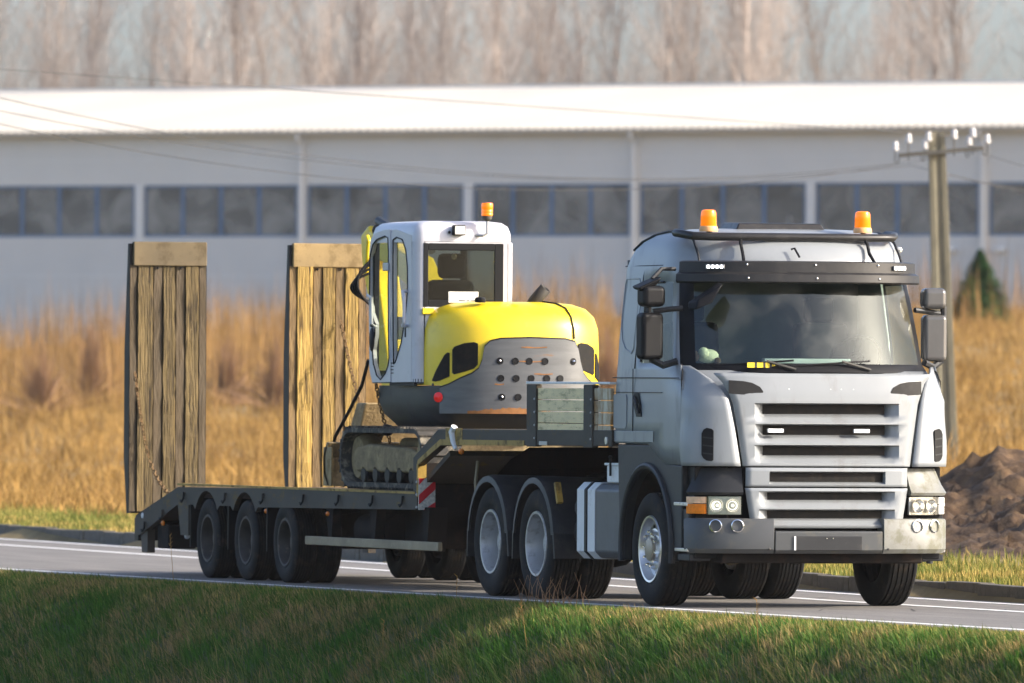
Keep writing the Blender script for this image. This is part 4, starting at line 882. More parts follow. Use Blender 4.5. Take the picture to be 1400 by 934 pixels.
# ============================================================ LOW LOADER TRAILER
L = thing('low_loader_trailer', 'dirty dark grey low loader trailer with two raised timber ramps', 'trailer', (-11, 0, 0))
L.location = (0, 0, 0)
def deckz(x): return .955+.006*(x+6.6)
AX = (-10.95, -12.28, -13.60)
for s in (-1, 1):
    # side beam with arches over the two rear axles
    lower = []
    x = -6.70
    pts = [(-6.70, .775)]
    for ax in AX[1:]:
        pts.append((ax+.47, .735)); pts += [(ax+.47*math.cos(t), .43+.45*math.sin(t)) for t in [R(35)+R(110)*k/10 for k in range(11)]]
        pts.append((ax-.47, .735))
    pts += [(-14.22, .73), (-14.22, .42), (-14.50, .42), (-14.60, .73), (-15.98, .40), (-16.12, .40), (-16.12, .60), (-14.6, deckz(-14.6))]
    top = [(-6.70, deckz(-6.7))]
    MB().prism(pts+top, 'y', min(s*1.195, s*1.25), max(s*1.195, s*1.25)).build('side_beam', 'frame', L)
    MB().box(-14.6, -6.70, min(s*1.19, s*1.258), max(s*1.19, s*1.258), 0, .022).build('deck_edge', 'stripe', L).location = (0, 0, .925)
    for x in (-7.05, -8.0, -9.1, -10.25, -11.6, -12.9, -14.35, -15.1, -15.75):
        z = deckz(x)-.05 if x > -14.6 else .75-(-x-14.7)*.2
        MB().tube([(x, s*1.262, z), (x, s*1.268, z-.07), (x-.02, s*1.285, z-.10), (x-.04, s*1.285, z-.085)], .012, 6).build('lashing_hook', 'black', L)
    # gooseneck side frame
    gn = [(-6.76, .78), (-6.76, 1.27), (-6.00, 1.545), (-.90, 1.565), (-.90, 1.42), (-5.88, 1.40), (-6.60, 1.20), (-6.64, .78)]
    MB().prism(gn, 'y', min(s*1.18, s*1.252), max(s*1.18, s*1.252)).build('gooseneck_frame', 'frame', L, .006)
    st = MB().prism([(-6.64, 1.195), (-5.90, 1.395), (-3.4, 1.405), (-3.4, 1.455), (-5.92, 1.45), (-6.60, 1.25)], 'y', min(s*1.253, s*1.257), max(s*1.253, s*1.257)).build('marking_stripe', 'stripe', L)
    MB().box(-6.642, -6.60, min(s*1.17, s*1.256), max(s*1.17, s*1.256), .90, 1.21).build('leg_stripe', 'stripe', L)
    # dropside box
    for x0, x1 in ((-3.32, -3.04), (-1.68, -1.42)):
        ps = MB().box(x0, x1, min(s*1.20, s*1.262), max(s*1.20, s*1.262), 1.40, 1.975).build('dropside_post', 'frame', L, .01)
        for z in (1.48, 1.6, 1.72, 1.84): MB().sphere((x1-.03, s*1.265, z), .012, 6).build('bolt', 'steel', ps)
    for i in range(4): MB().box(-3.035, -1.685, min(s*1.215, s*1.245), max(s*1.215, s*1.245), 1.515+i*.108, 1.515+(i+1)*.108-.006).build('dropside_board', 'beige', L, .004)
    MB().box(-3.035, -1.685, min(s*1.215, s*1.25), max(s*1.215, s*1.25), 1.462, 1.508).build('dropside_stripe', 'stripe', L)
    for i in range(4): MB().box(-1.415, -.94, min(s*1.215, s*1.245), max(s*1.215, s*1.245), 1.50+i*.112, 1.50+(i+1)*.112-.006).build('front_board', 'rustwhite', L, .004)
    MB().box(-3.33, -.93, min(s*1.20, s*1.265), max(s*1.20, s*1.265), 1.978, 2.0).build('top_rail', 'white', L, .005)
    MB().box(-2.95, -2.72, min(s*1.253, s*1.262), max(s*1.253, s*1.262), 1.415, 1.452).build('catch', 'steel', L, .004)
    MB().lathe([(.035, 0), (.035, s*.012), (0, s*.014)], (-1.03, s*1.252, 1.47), 'y', 14).build('reflector', 'lens', L)
    # under-run guard
    MB().box(-10.25, -6.0, min(s*1.20, s*1.245), max(s*1.20, s*1.245), .39, .475).build('side_guard', 'guard', L, .008)
    for x in (-9.6, -8.2, -6.55): MB().prism([(x-.12, .80), (x+.12, .80), (x+.04, .42), (x-.04, .42)], 'y', min(s*1.10, s*1.19), max(s*1.10, s*1.19)).build('guard_bracket', 'chassis', L)
    MB().prism([(-6.75, .80), (-6.45, .80), (-6.52, .38), (-6.68, .38)], 'y', min(s*1.0, s*1.1), max(s*1.0, s*1.1)).build('landing_leg', 'chassis', L)
    # wheels
    for ax in AX:
        wheel(L, (ax, s*1.125, .40), s, .40, .235, .232, 'trailer'); wheel(L, (ax, s*.865, .40), s, .40, .235, .232, 'trailer')
        MB().box(ax-.60, ax-.575, min(s*.72, s*1.24), max(s*.72, s*1.24), .30, .80).build('mud_flap', 'black', L)
    for x in (-11.6, -9.55): MB().sphere((x, s*1.23, .70), (.03, .02, .025), 8).build('side_marker', 'ambers', L)
    for z, rr in ((.66, .038), (.53, .036), (.41, .030)): MB().lathe([(rr, 0), (rr*.9, .02), (0, .022)], (-14.40, s*1.21, z), 'x', 12).build('tail_reflector', 'white', L)
    MB().lathe([(.03, 0), (.025, s*.012), (0, s*.013)], (-15.85, s*1.252, .60), 'y', 10).build('rear_marker', 'white', L)
    MB().prism([(-16.0, .42), (-15.75, .46), (-15.75, .22), (-15.95, .22)], 'y', min(s*1.15, s*1.23), max(s*1.15, s*1.23)).build('rear_bracket', 'frame', L)
    MB().box(-15.5, -15.1, min(s*.9, s*1.2), max(s*.9, s*1.2), .27, .52).build('tail_box', 'chassis', L, .02)
    MB().sphere((-15.25, s*1.215, .53), (.03, .02, .03), 8).build('tail_marker', 'ambers', L)
MB().box(-16.2, -16.05, -1.24, 1.24, .34, .58).build('rear_bumper', 'black', L, .01)
# deck boards, each one laid along the trailer
nb = 14
for i in range(nb):
    y0 = -1.19+2.38*i/nb; mb = MB(); xs_ = (-14.6, -6.72)
    mb.add([(x, y, deckz(x)+dz) for x in xs_ for y in (y0+.005, y0+2.38/nb-.005) for dz in (-.05, .002*(i % 3))], [(0, 1, 3, 2), (4, 6, 7, 5), (0, 4, 5, 1), (2, 3, 7, 6), (0, 2, 6, 4), (1, 5, 7, 3)]); mb.build('deck_board', 'deckwood', L)
mb = MB(); mb.add([(x, y, z) for x, z in ((-16.1, .585), (-14.6, .89)) for y in (-1.19, 1.19)]+[(x, y, z-.05) for x, z in ((-16.1, .585), (-14.6, .89)) for y in (-1.19, 1.19)], [(0, 1, 3, 2), (4, 6, 7, 5), (0, 4, 5, 1), (2, 3, 7, 6), (0, 2, 6, 4), (1, 5, 7, 3)]); mb.build('tail_slope', 'frame', L)
MB().box(-6.70, -5.9, -1.17, 1.17, 1.15, 1.2).rot('Y', R(-20), (-6.3, 0, 1.3)).build('neck_slope', 'frame', L)
MB().box(-6.0, -.92, -1.18, 1.18, 1.50, 1.55).build('neck_deck', 'frame', L); MB().box(-.945, -.915, -1.2, 1.2, 1.50, 1.97).build('headboard', 'beige', L)
MB().box(-6.70, -6.64, -1.17, 1.17, .72, 1.22).build('neck_face', 'chassis', L)
for s in (-1, 1): MB().prism([(-6.5, .70), (-6.5, 1.15), (-5.4, 1.38), (-2.6, 1.40), (-2.6, 1.22), (-5.2, 1.18), (-6.0, .95), (-14.0, .66), (-14.0, .52), (-6.5, .55)], 'y', min(s*.42, s*.54), max(s*.42, s*.54)).build('main_rail', 'chassis', L)
for ax in AX: MB().tube([(ax, -.95, .40), (ax, .95, .40)], .065, 8).build('axle', 'chassis', L); MB().box(ax-.35, ax+.35, -.5, .5, .42, .55).build('suspension', 'chassis', L)
MB().box(-9.6, -7.2, -.9, .9, .42, .78).build('underdeck_box', 'chassis', L, .03); MB().lathe([(.16, -.5), (.16, .5)], (-8.6, -.95, .55), 'x', 14, True).build('air_tank', 'chassis', L)
MB().lathe([(.14, -.4), (.14, .4)], (-5.4, -.2, .95), 'y', 14, True).build('air_tank', 'chassis', L)
MB().tube([(-5.55, -1.0, 1.25), (-5.55, -1.02, 1.05), (-5.42, -1.05, .86), (-5.25, -1.06, .78)], .018, 6).build('air_line', 'guard', L)
for y in (-.3, 0.1, .35): MB().tube([(-6.5, y, 1.0), (-5.6, y, .9), (-4.9, y, 1.15)], .015, 5).build('air_line', 'black', L)
# warning board
wbm = MB().box(-6.60, -6.585, -1.25, -1.085, .775, 1.075).build('warning_board', 'signwhite', L)
# red bands laid on the board
for (p0, p1, p2, p3) in (((0, .30), (0, .235), (.06, .30), None), ((0, .165), (0, .06), (.165, .235), (.165, .30)), ((.05, 0), (.165, .0), (.165, .075), None), ):
    ps = [p for p in (p0, p1, p2, p3) if p]
    if len(ps) == 4: ps = [(0, .145), (0, .05), (.165, .205), (.165, .30)]; ps = [(0, .05), (.165, .195), (.165, .285), (0, .14)]
    MB().prism([(-1.25+a, .775+b) for a, b in ps], 'x', -6.584, -6.581).build('red_band', 'signred', wbm, smooth=False)
for z in (.80, .92, 1.04): MB().sphere((-6.62, -1.258, z), .014, 6).build('rivet', 'steel', L)
# strap and lamp on the gooseneck
MB().tube([(-5.46, -1.262, 1.57), (-5.50, -1.275, 1.52), (-5.47, -1.27, 1.43), (-5.42, -1.262, 1.36)], [.035, .035, .028, .02], 7).build('strap_end', 'white', L); MB().sphere((-5.32, -1.24, 1.34), (.04, .03, .03), 8).build('side_marker', 'ambers', L)
MB().box(-5.75, -5.25, -1.256, -1.253, 1.41, 1.56).build('rust_patch', 'stripe', L)
# the two ramps; the near one has shade put into its colours
PX = [0, .10, .31, .43, .60, .72, .90, 1.0]      # plank edges across the ramp
for ri, (ya, yb, mats) in enumerate(((-1.32, -.49, ('plank_shaded', 'steelband_shaded', 'plate_shaded')), (.40, 1.24, ('plank', 'steelband', 'plate')))):
    zb = .62 if ri == 0 else .70; xr = -16.16; wd = yb-ya
    rp = MB().prism([(xr, zb), (xr, 3.40), (xr-.06, 3.40), (xr-.17, 2.3), (xr-.17, 1.2), (xr-.06, zb)], 'y', ya, ya+.03).prism([(xr, zb), (xr, 3.40), (xr-.06, 3.40), (xr-.17, 2.3), (xr-.17, 1.2), (xr-.06, zb)], 'y', yb-.03, yb).box(xr-.05, xr-.04, ya+.03, yb-.03, zb, 3.38).build('ramp', 'black', L)
    rp['label'] = ('shade-toned brown raised timber ramp on the side nearest the camera', 'bright golden raised timber ramp beside the excavator cab')[ri]
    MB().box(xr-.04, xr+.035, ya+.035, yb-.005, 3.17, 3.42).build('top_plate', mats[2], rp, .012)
    for i in range(7):
        y0, y1 = ya+wd*PX[i], ya+wd*PX[i+1]; woody = i in (1, 3, 5)
        nz = 24 if woody else 2; mb = MB(); rings = []
        ph = random.uniform(0, 9)
        for k in range(nz):
            z = zb+.02+(3.16-zb)*k/(nz-1); j = (random.gauss(0, .0025), random.gauss(0, .0025)) if woody else (0, 0); dp = (.02+.008*math.sin(z*5+ph)+random.gauss(0, .005)) if woody else .004
            rings.append([(xr-.035, y0+.004, z), (xr+dp, y0+.007+j[0], z), (xr+dp+random.gauss(0, .003)*woody, (y0+y1)/2, z), (xr+dp, y1-.007+j[1], z), (xr-.035, y1-.004, z)])
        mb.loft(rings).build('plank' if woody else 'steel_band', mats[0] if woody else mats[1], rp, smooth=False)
    for k in (0.36, .66): MB().sphere((xr+.02, ya+wd*k, 3.15), .014, 6).build('bolt', 'black', rp)
def chain(pts, name, parent):
    mb = MB(); P = [Vector(p) for p in pts]; ln = .055; acc = []
    for a, b in zip(P[:-1], P[1:]):
        n_ = max(1, int((b-a).length/(ln*.72)))
        for i in range(n_): acc.append((a.lerp(b, i/n_), (b-a).normalized()))
    for i, (c, t) in enumerate(acc):
        u_ = t.orthogonal().normalized(); w_ = t.cross(u_); e = u_ if i % 2 else w_
        mb.tube([tuple(c+t*ln*.5*math.cos(q)+e*ln*.33*math.sin(q)) for q in [2*math.pi*k/6 for k in range(7)]], .008, 4, cap=False)
    return mb.build(name, 'chain', parent)
def cat(a, b, sag, n=8): a, b = Vector(a), Vector(b); return [tuple(a.lerp(b, i/n)-Vector((0, 0, 4*sag*(i/n)*(1-i/n)))) for i in range(n+1)]
chain(cat((-16.10, -1.27, 2.05), (-16.05, -1.12, 1.15), .1)+cat((-16.05, -1.12, 1.15), (-15.3, -1.1, .80), .06), 'ramp_chain', L)
chain(cat((-16.1, .95, 2.6), (-14.8, 1.1, .95), .25), 'ramp_chain', L)

# ============================================================ EXCAVATOR
E = thing('excavator', 'yellow and grey compact tracked excavator carried on the low loader', 'excavator', (0, 0, 0))
DZ = .95
for s in (-1, 1):
    yo, yi = s*1.16, s*.76; lo, hi = min(yo, yi), max(yo, yi)
    xa, xb, r_ = -9.12, -7.05, .285; zc = DZ+.022+r_
    loop = [(xb+r_*math.sin(t), zc-r_*math.cos(t)) for t in [math.pi*k/14 for k in range(15)]]+[(xa-r_*math.sin(t), zc+r_*math.cos(t)) for t in [math.pi*k/14 for k in range(15)]]
    rin = r_-.045; loop2 = [(xb+rin*math.sin(t), zc-rin*math.cos(t)) for t in [math.pi*k/14 for k in range(15)]]+[(xa-rin*math.sin(t), zc+rin*math.cos(t)) for t in [math.pi*k/14 for k in range(15)]]
    rings = []
    for (p, q) in zip(loop, loop2): rings.append([(p[0], lo, p[1]), (p[0], hi, p[1]), (q[0], hi, q[1]), (q[0], lo, q[1])])
    rings.append(rings[0]); tr = MB().loft(rings, cap=False).build('track', 'tracks', E)
    # lugs along the loop
    per = 2*(xb-xa)+2*math.pi*r_; nl = 58; lug = MB()
    for k in range(nl):
        d_ = per*k/nl
        if d_ < xb-xa: p, t = (xa+d_, zc-r_), (1, 0)
        elif d_ < xb-xa+math.pi*r_: a = (d_-(xb-xa))/r_; p, t = (xb+r_*math.sin(a), zc-r_*math.cos(a)), (math.cos(a), math.sin(a))
        elif d_ < 2*(xb-xa)+math.pi*r_: p, t = (xb-(d_-(xb-xa)-math.pi*r_), zc+r_), (-1, 0)
        else: a = (d_-2*(xb-xa)-math.pi*r_)/r_; p, t = (xa-r_*math.sin(a), zc+r_*math.cos(a)), (-math.cos(a), -math.sin(a))
        nn = (t[1], -t[0]); w_ = .028; h_ = .020
        q = [(p[0]+t[0]*a_+nn[0]*b_, p[1]+t[1]*a_+nn[1]*b_) for a_, b_ in ((-w_/2, -.01), (w_/2, -.01), (w_*.3, h_), (-w_*.3, h_))]
        lug.prism(q, 'y', lo-.004, hi+.004)
    lug.build('track_lugs', 'tracks', tr, smooth=False)['kind'] = 'stuff'
    MB().prism([(xa+.05, zc-.14), (xa-.06, zc-.02), (xa+.02, zc+.09), (xa+.4, zc+.13), (xb-.3, zc+.10), (xb+.05, zc+.02), (xb-.05, zc-.14)], 'y', min(s*.82, s*1.10), max(s*.82, s*1.10)).build('track_frame', 'mud', E, .03)
    for k in range(5): MB().lathe([(.075, -.12), (.09, -.1), (.09, .1), (.075, .12)], (xa+.3+k*.38, s*.98, zc-.165), 'y', 14, True).build('roller', 'black', E)
    MB().lathe([(.20, -.1), (.235, -.04), (.235, .04), (.20, .1), (.06, .12)], (xb, s*.96, zc), 'y', 20, True).build('sprocket', 'mud', E); MB().lathe([(.20, -.1), (.235, -.04), (.235, .04), (.20, .1), (.06, .12)], (xa, s*.96, zc), 'y', 20, True).build('idler', 'mud', E)
MB().box(-8.7, -7.4, -.78, .78, DZ+.2, DZ+.50).build('undercarriage', 'mud', E, .05)
MB().lathe([(.50, 0), (.52, .03), (.50, .12)], (-8.1, 0, DZ+.48), 'z', 28, True).build('slew_ring', 'black', E)
bl = MB().prism([(-9.72, DZ+.02), (-9.66, DZ+.02), (-9.78, DZ+.16), (-9.80, DZ+.30), (-9.70, DZ+.44), (-9.76, DZ+.45), (-9.88, DZ+.30), (-9.86, DZ+.14)], 'y', -1.18, 1.18).build('dozer_blade', 'mud', E, .006)
for y in (-.45, .45): MB().tube([(-8.5, y, DZ+.3), (-9.7, y, DZ+.2)], .05, 8).build('blade_arm', 'yellow', E)
MB().box(-9.86, -9.60, -1.18, -1.165, DZ+.02, DZ+.40).build('blade_end', 'plate', E)
# upper body
TB = (-7.80, -7.0, .885, 2.6)
def tail_ring(z, ins, xfront=-9.0, k=34, zf=None):
    P = (TB[0], TB[1]-ins, TB[2]-ins, TB[3]); ring = []
    for i in range(k+1):
        a = math.pi*i/k; y = -P[2]*math.cos(a); t = abs(math.cos(a)); ring.append((P[0]+(P[1]-P[0])*(1-t**P[3])**(1/P[3]) if t < 1 else P[0], y, z))
    return [(xfront, -P[2], z)]+ring+[(xfront, P[2], z)]
lb = MB().loft([tail_ring(1.50, .32, -8.75), tail_ring(1.56, .15, -8.85), tail_ring(1.68, .04, -8.95), tail_ring(1.80, .0), tail_ring(1.955, .0)]).build('lower_body', 'excdark', E)
hood = MB().loft([tail_ring(1.96, .004, -7.95), tail_ring(2.3, .004, -7.95), tail_ring(2.5, .012, -7.95), tail_ring(2.62, .05, -7.95), tail_ring(2.70, .13, -7.95), tail_ring(2.745, .26, -7.95), tail_ring(2.765, .45, -7.95)]).build('engine_hood', 'yellow', E, angle=50)
# lower edge of the yellow hood follows the counterweight
cw = [(-.93, 1.60, 1.90)]
ztab = [(-.80, 1.935), (-.74, 1.965), (-.66, 2.02), (-.56, 2.07), (-.50, 2.12), (-.47, 2.20), (-.45, 2.33), (-.40, 2.38), (-.30, 2.405), (0, 2.415), (.35, 2.405), (.46, 2.38), (.50, 2.30), (.52, 2.2), (.56, 2.08), (.62, 2.02), (.70, 1.97), (.78, 1.945), (.84, 1.93)]
bowpatch((TB[0], TB[1]+.008, TB[2]+.006, TB[3]), [(y, 1.69, z) for y, z in ztab], .012, .04).build('counterweight', 'cwt', E, angle=60)
bowpatch((TB[0], TB[1]+.008, TB[2]+.006, TB[3]), [(y, z-.0, z+.014) for y, z in ztab], .010, .03).build('hood_seal', 'black', E, angle=60)
CWB = (TB[0], TB[1]+.02, TB[2]+.018, TB[3])
for (z, ys_) in ((2.195, (-.31, -.16, -.02, .14, .44)), (2.03, (-.30, -.15, .0, .16, .30)), (1.85, (-.29, -.13))):
    for i, y in enumerate(ys_):
        x = bowx(y, CWB); bright = (z > 2.1 and i in (0, 4)) or (z < 1.9 and i == 0)
        pk_ = MB().lathe([(.034, -.004), (.034, .0035), (.028, .004), (.027, .001), (.0, .001)], (0, 0, 0), 'x', 14).build('bolt_hole', 'black', E); pk_.location = (x, y, z); pk_.rotation_euler = (0, 0, math.atan2(-(bowx(y+.001, CWB)-bowx(y-.001, CWB))/.002, 1))
        if bright: MB().sphere((.008, 0, 0), .016, 8).build('bolt', 'chrome', pk_)
M['rustmark'] = mat('rust_streak', (.24, .10, .025), .75, var=.4, vs=14)
for (y0, y1, z) in ((-.10, .16, 2.325), (-.12, .12, 2.19), (.03, .22, 2.07), (-.36, -.27, 1.97)): bowpatch(CWB, [(y0+(y1-y0)*k/4, z-.006*math.sin(k*.8), z+.007+.004*math.sin(k*2)) for k in range(5)], .001, .004).build('rust_mark', 'rustmark', E)
bowpatch(CWB, [(-.60+.85*k/40, 1.69, 1.70+.035*math.sin(math.pi*k/40)+random.uniform(0, .02)) for k in range(41)], .001, .004).build('rust_mark', 'rustmark', E)
# vents in the hood
HBW = (TB[0], TB[1]-.002, TB[2]-.002, TB[3])
for s in (-1, 1):
    MB_ = bowpatch(HBW, [(s*.842, 2.0, 2.01), (s*.825, 1.995, 2.09), (s*.80, 2.005, 2.17), (s*.77, 2.025, 2.25), (s*.75, 2.035, 2.275), (s*.735, 2.045, 2.27)], .006, .012); MB_.build('hood_vent', 'mesh', E, .003)
    bowpatch(HBW, [(s*.715, 2.08, 2.30), (s*.70, 2.065, 2.33), (s*.62, 2.09, 2.365), (s*.54, 2.12, 2.375), (s*.505, 2.16, 2.36)], .006, .012).build('hood_vent', 'mesh', E, .003)
    MB().sphere((bowx(.84, HBW)+.004, s*.84, 1.965), .014, 8).build('latch', 'iron', E)
MB().tube([(-7.058, .46, 2.41), (-7.062, .455, 2.5), (-7.10, .44, 2.622), (-7.178, .41, 2.706), (-7.31, .36, 2.752), (-7.5, .28, 2.772)], .008, 5).build('hood_seam', 'black', E)
MB().lathe([(.05, 0), (.055, .03), (.04, .05), (0, .055)], (-7.28, -.42, 2.755), 'z', 14, True).build('fuel_cap', 'black', E); MB().lathe([(.04, 0), (0, .004)], (-7.25, -.08, 2.768), 'z', 14).build('filler_hole', 'black', E)
ex = MB().tube([(-7.6, .14, 2.62), (-7.55, .22, 2.78), (-7.49, .31, 2.90)], .06, 14, cap=False).build('exhaust_pipe', 'rustpipe', E); ex.modifiers.new('s', 'SOLIDIFY').thickness = .012
tl = MB().lathe([(.05, -.01), (.048, .015), (0, .025)], (0, 0, 0), 'x', 14).build('tail_lamp', 'redlens', E); tl.location = (bowx(-.80, (TB[0], TB[1], TB[2], TB[3]))+.012, -.815, 1.845); tl.rotation_euler = (0, 0, R(-50))
MB().box(-7.98, -7.93, -.96, -.90, 1.96, 1.99).build('hinge', 'black', E)
# cab
cabx0, cabx1, cy0_, cy1_ = -9.06, -7.62, -.965, .02
def cab_ring(z, i0, rr=.10, xf=None):
    x0, x1, y0, y1 = (cabx0 if xf is None else xf)+i0, cabx1-i0, cy0_+i0, cy1_-i0; out = []
    for (cx, cy, a0) in ((x1-rr, y1-rr, 0), (x0+rr, y1-rr, 90), (x0+rr, y0+rr, 180), (x1-rr, y0+rr, 270)):
        for k in range(6): a = R(a0+90*k/5); out.append((cx+rr*math.cos(a), cy+rr*math.sin(a), z))
    return out
rf_ = MB().loft([cab_ring(3.335, .0), cab_ring(3.42, .0), cab_ring(3.485, .02), cab_ring(3.525, .07), cab_ring(3.54, .17)]).build('cab_roof', 'excgrey', E, angle=55)
MB().loft([cab_ring(1.975, 0.), cab_ring(2.02, 0.)]).build('cab_base', 'excdark', E)
# rear wall with window, left side with door, posts
def wallx(x, th, holes_out, y0, y1, z0, z1, mt, name):  # frame on a plane of constant x round a window
    a, b, c, d = holes_out
    return MB().box(x-th, x, y0, a, z0, z1).box(x-th, x, b, y1, z0, z1).box(x-th, x, a, b, z0, c).box(x-th, x, a, b, d, z1).build(name, mt, E, .0)
rw = wallx(cabx1, .05, (-.875, -.085, 2.72, 3.315), cy0_+.10, cy1_-.06, 1.99, 3.34, 'excgrey', 'cab_rear_wall')
sl_ = MB().box(cabx1-.02, cabx1+.004, -.885, -.835, 2.71, 3.325).box(cabx1-.02, cabx1+.004, -.165, -.075, 2.71, 3.325).box(cabx1-.02, cabx1+.004, -.835, -.165, 2.71, 2.78).box(cabx1-.02, cabx1+.004, -.835, -.165, 3.255, 3.325).build('rear_window', 'black', E, .006)
MB().box(cabx1-.016, cabx1-.008, -.86, -.10, 2.74, 3.30).build('pane', 'excrear', sl_)
for (x, y) in ((cabx1-.10, cy0_+.10), ):
    pts = [(x+.10*math.cos(R(a)), y+.10*math.sin(R(a))) for a in range(270, 361, 15)]
    MB().loft([[(px, py, 1.99) for px, py in pts]+[(x, y, 1.99)], [(px, py, 3.34) for px, py in pts]+[(x, y, 3.34)]]).build('cab_post', 'excgrey', E)
MB().box(cabx1-.12, cabx1-.0, cy1_-.06, cy1_, 1.99, 3.34).build('cab_post', 'excgrey', E, .02)
# left side plane (y = cy0_): door outline with curved glass, rear quarter with tall curved glass
def panel_y(name, outer, hole, mt, y0, y1, parent, fr=None):
    """outer and hole: point loops with the same count, bridged as a frame"""
    n_ = len(outer); mb = MB()
    vs = [(x, y0, z) for x, z in outer]+[(x, y0, z) for x, z in hole]+[(x, y1, z) for x, z in outer]+[(x, y1, z) for x, z in hole]
    fs = []
    for i in range(n_):
        j = (i+1) % n_; fs += [(i, j, n_+j, n_+i), (2*n_+i, 3*n_+i, 3*n_+j, 2*n_+j), (i, 2*n_+i, 2*n_+j, j), (n_+i, n_+j, 3*n_+j, 3*n_+i)]
    mb.add(vs, fs); o_ = mb.build(name, mt, parent); 
    g_ = MB().add([(x, (y0+y1)/2, z) for x, z in hole], [tuple(range(n_))]).build('pane', 'excglass', o_, smooth=False)
    MB().tube([(x, y0-.002, z) for x, z in hole+[hole[0]]], .007, 6, cap=False).build('seal', 'black', o_)
    return o_
hole_d = [(-9.02, 3.20), (-8.94, 3.32), (-8.82, 3.37), (-8.62, 3.40), (-8.53, 3.38), (-8.51, 3.25), (-8.51, 2.9), (-8.50, 2.60), (-8.49, 2.35), (-8.47, 2.22), (-8.50, 2.15), (-8.58, 2.07), (-8.72, 2.01), (-8.80, 2.05), (-8.90, 2.17), (-8.93, 2.30), (-8.86, 2.45), (-8.86, 2.55), (-8.98, 2.66), (-9.02, 2.85)]
out_d = [(-9.06, 3.22), (-9.03, 3.36), (-8.90, 3.43), (-8.62, 3.46), (-8.46, 3.46), (-8.44, 3.3), (-8.44, 2.9), (-8.44, 2.6), (-8.43, 2.35), (-8.42, 2.2), (-8.42, 2.1), (-8.42, 1.99), (-8.72, 1.985), (-8.95, 1.985), (-9.03, 2.1), (-9.04, 2.30), (-9.045, 2.45), (-9.05, 2.55), (-9.055, 2.66), (-9.06, 2.9)]
sx = lambda L_: [(-9.06+(x_+9.06)*1.10, z_) for x_, z_ in L_]
hole_d = [(x_+(.02 if x_ > -8.75 else -.012), z_) for x_, z_ in hole_d]; hole_d, out_d = sx(hole_d), sx(out_d)
dr = panel_y('cab_door', out_d, hole_d, 'excgrey', cy0_-.012, cy0_+.03, E)
MB().tube([(-8.97, cy0_-.015, 2.80), (-8.95, cy0_-.06, 2.83), (-8.80, cy0_-.07, 2.80), (-8.78, cy0_-.07, 2.55), (-8.82, cy0_-.015, 2.52)], .014, 7).build('grab_handle', 'excgrey', dr); MB().sphere((-8.93, cy0_-.02, 2.40), (.07, .02, .12), 12).build('door_stop', 'black', dr); MB().box(-8.97, -8.85, cy0_-.03, cy0_, 2.52, 2.56).build('handle', 'black', dr, .01)
MB().box(-8.56, -8.40, cy0_-.035, cy0_-.015, 3.06, 3.14).build('hinge', 'steel', dr, .01)
hole_q = [(-8.38, 3.36), (-8.27, 3.385), (-8.14, 3.36), (-8.03, 3.26), (-7.975, 3.1), (-7.965, 2.9), (-7.99, 2.75), (-8.06, 2.55), (-8.16, 2.36), (-8.28, 2.18), (-8.34, 2.16), (-8.36, 2.4), (-8.37, 2.8), (-8.38, 3.1)]
out_q = [(-8.425, 3.455), (-8.28, 3.46), (-8.05, 3.44), (-7.74, 3.40), (-7.72, 3.1), (-7.72, 2.9), (-7.72, 2.7), (-7.72, 2.5), (-7.72, 2.25), (-7.72, 1.99), (-8.41, 1.985), (-8.413, 2.4), (-8.418, 2.8), (-8.42, 3.1)]
hole_q = [(-7.845+(x_+7.965)*1.0+.0, z_) if x_ > -8.2 else (x_+.065, z_) for x_, z_ in hole_q]; out_q = [(x_+.065 if x_ < -8.2 else x_, z_) for x_, z_ in out_q]
qr = panel_y('rear_quarter', out_q, hole_q, 'excgrey', cy0_-.004, cy0_+.04, E)
for k in range(4): MB().box(-8.40, -8.28, cy0_-.008, cy0_-.004, 2.07+k*.032, 2.08+k*.032).build('louvre', 'black', qr)
MB().tube([(-7.86, cy0_-.01, 2.86), (-7.83, cy0_-.06, 2.86), (-7.78, cy0_-.06, 2.80), (-7.78, cy0_-.06, 2.56), (-7.82, cy0_-.06, 2.53), (-7.86, cy0_-.01, 2.53)], .017, 8).build('grab_rail', 'excgrey', qr)
MB().box(-7.93, -7.89, cy0_-.008, cy0_-.003, 2.42, 2.54).build('slot', 'black', qr, .01)
MB().box(-8.42, -7.64, cy0_+.0, cy0_+.03, 1.955, 1.985).build('cab_sill', 'black', E)
# right side and front of the cab
fr = MB()
fr.box(cabx0, cabx0+.06, cy0_+.02, cy0_+.08, 2.0, 3.40).box(cabx0, cabx0+.06, cy1_-.07, cy1_-.01, 2.0, 3.40).box(cabx0, cabx0+.06, cy0_+.08, cy1_-.07, 2.0, 2.1).box(cabx0+.06, cabx1-.13, cy1_-.05, cy1_-.01, 1.99, 2.35).build('cab_front_frame', 'black', E, .01)
MB().box(cabx0+.02, cabx0+.03, cy0_+.08, cy1_-.07, 2.1, 3.36).build('front_pane', 'excglass', E); MB().box(cabx0+.06, cabx1-.13, cy1_-.03, cy1_-.02, 2.35, 3.34).build('side_pane', 'excglass', E)
se = MB().box(-8.55, -8.10, -.72, -.24, 2.28, 2.42).build('operator_seat', 'seatc', E, .05); MB().box(-8.16, -8.03, -.72, -.24, 2.38, 2.98).rot('Y', R(7), (-8.1, 0, 2.4)).build('seat_back', 'seatc', se, .06); MB().box(-8.05, -7.95, -.62, -.32, 2.99, 3.23).build('headrest', 'seatc', se, .05); MB().sphere((-7.945, -.47, 3.20), .03, 8).build('reading_lamp', 'plush', E)
box('cab_floor', 'interior', E, cabx0+.05, cabx1-.06, cy0_+.04, cy1_-.05, 1.99, 2.06)
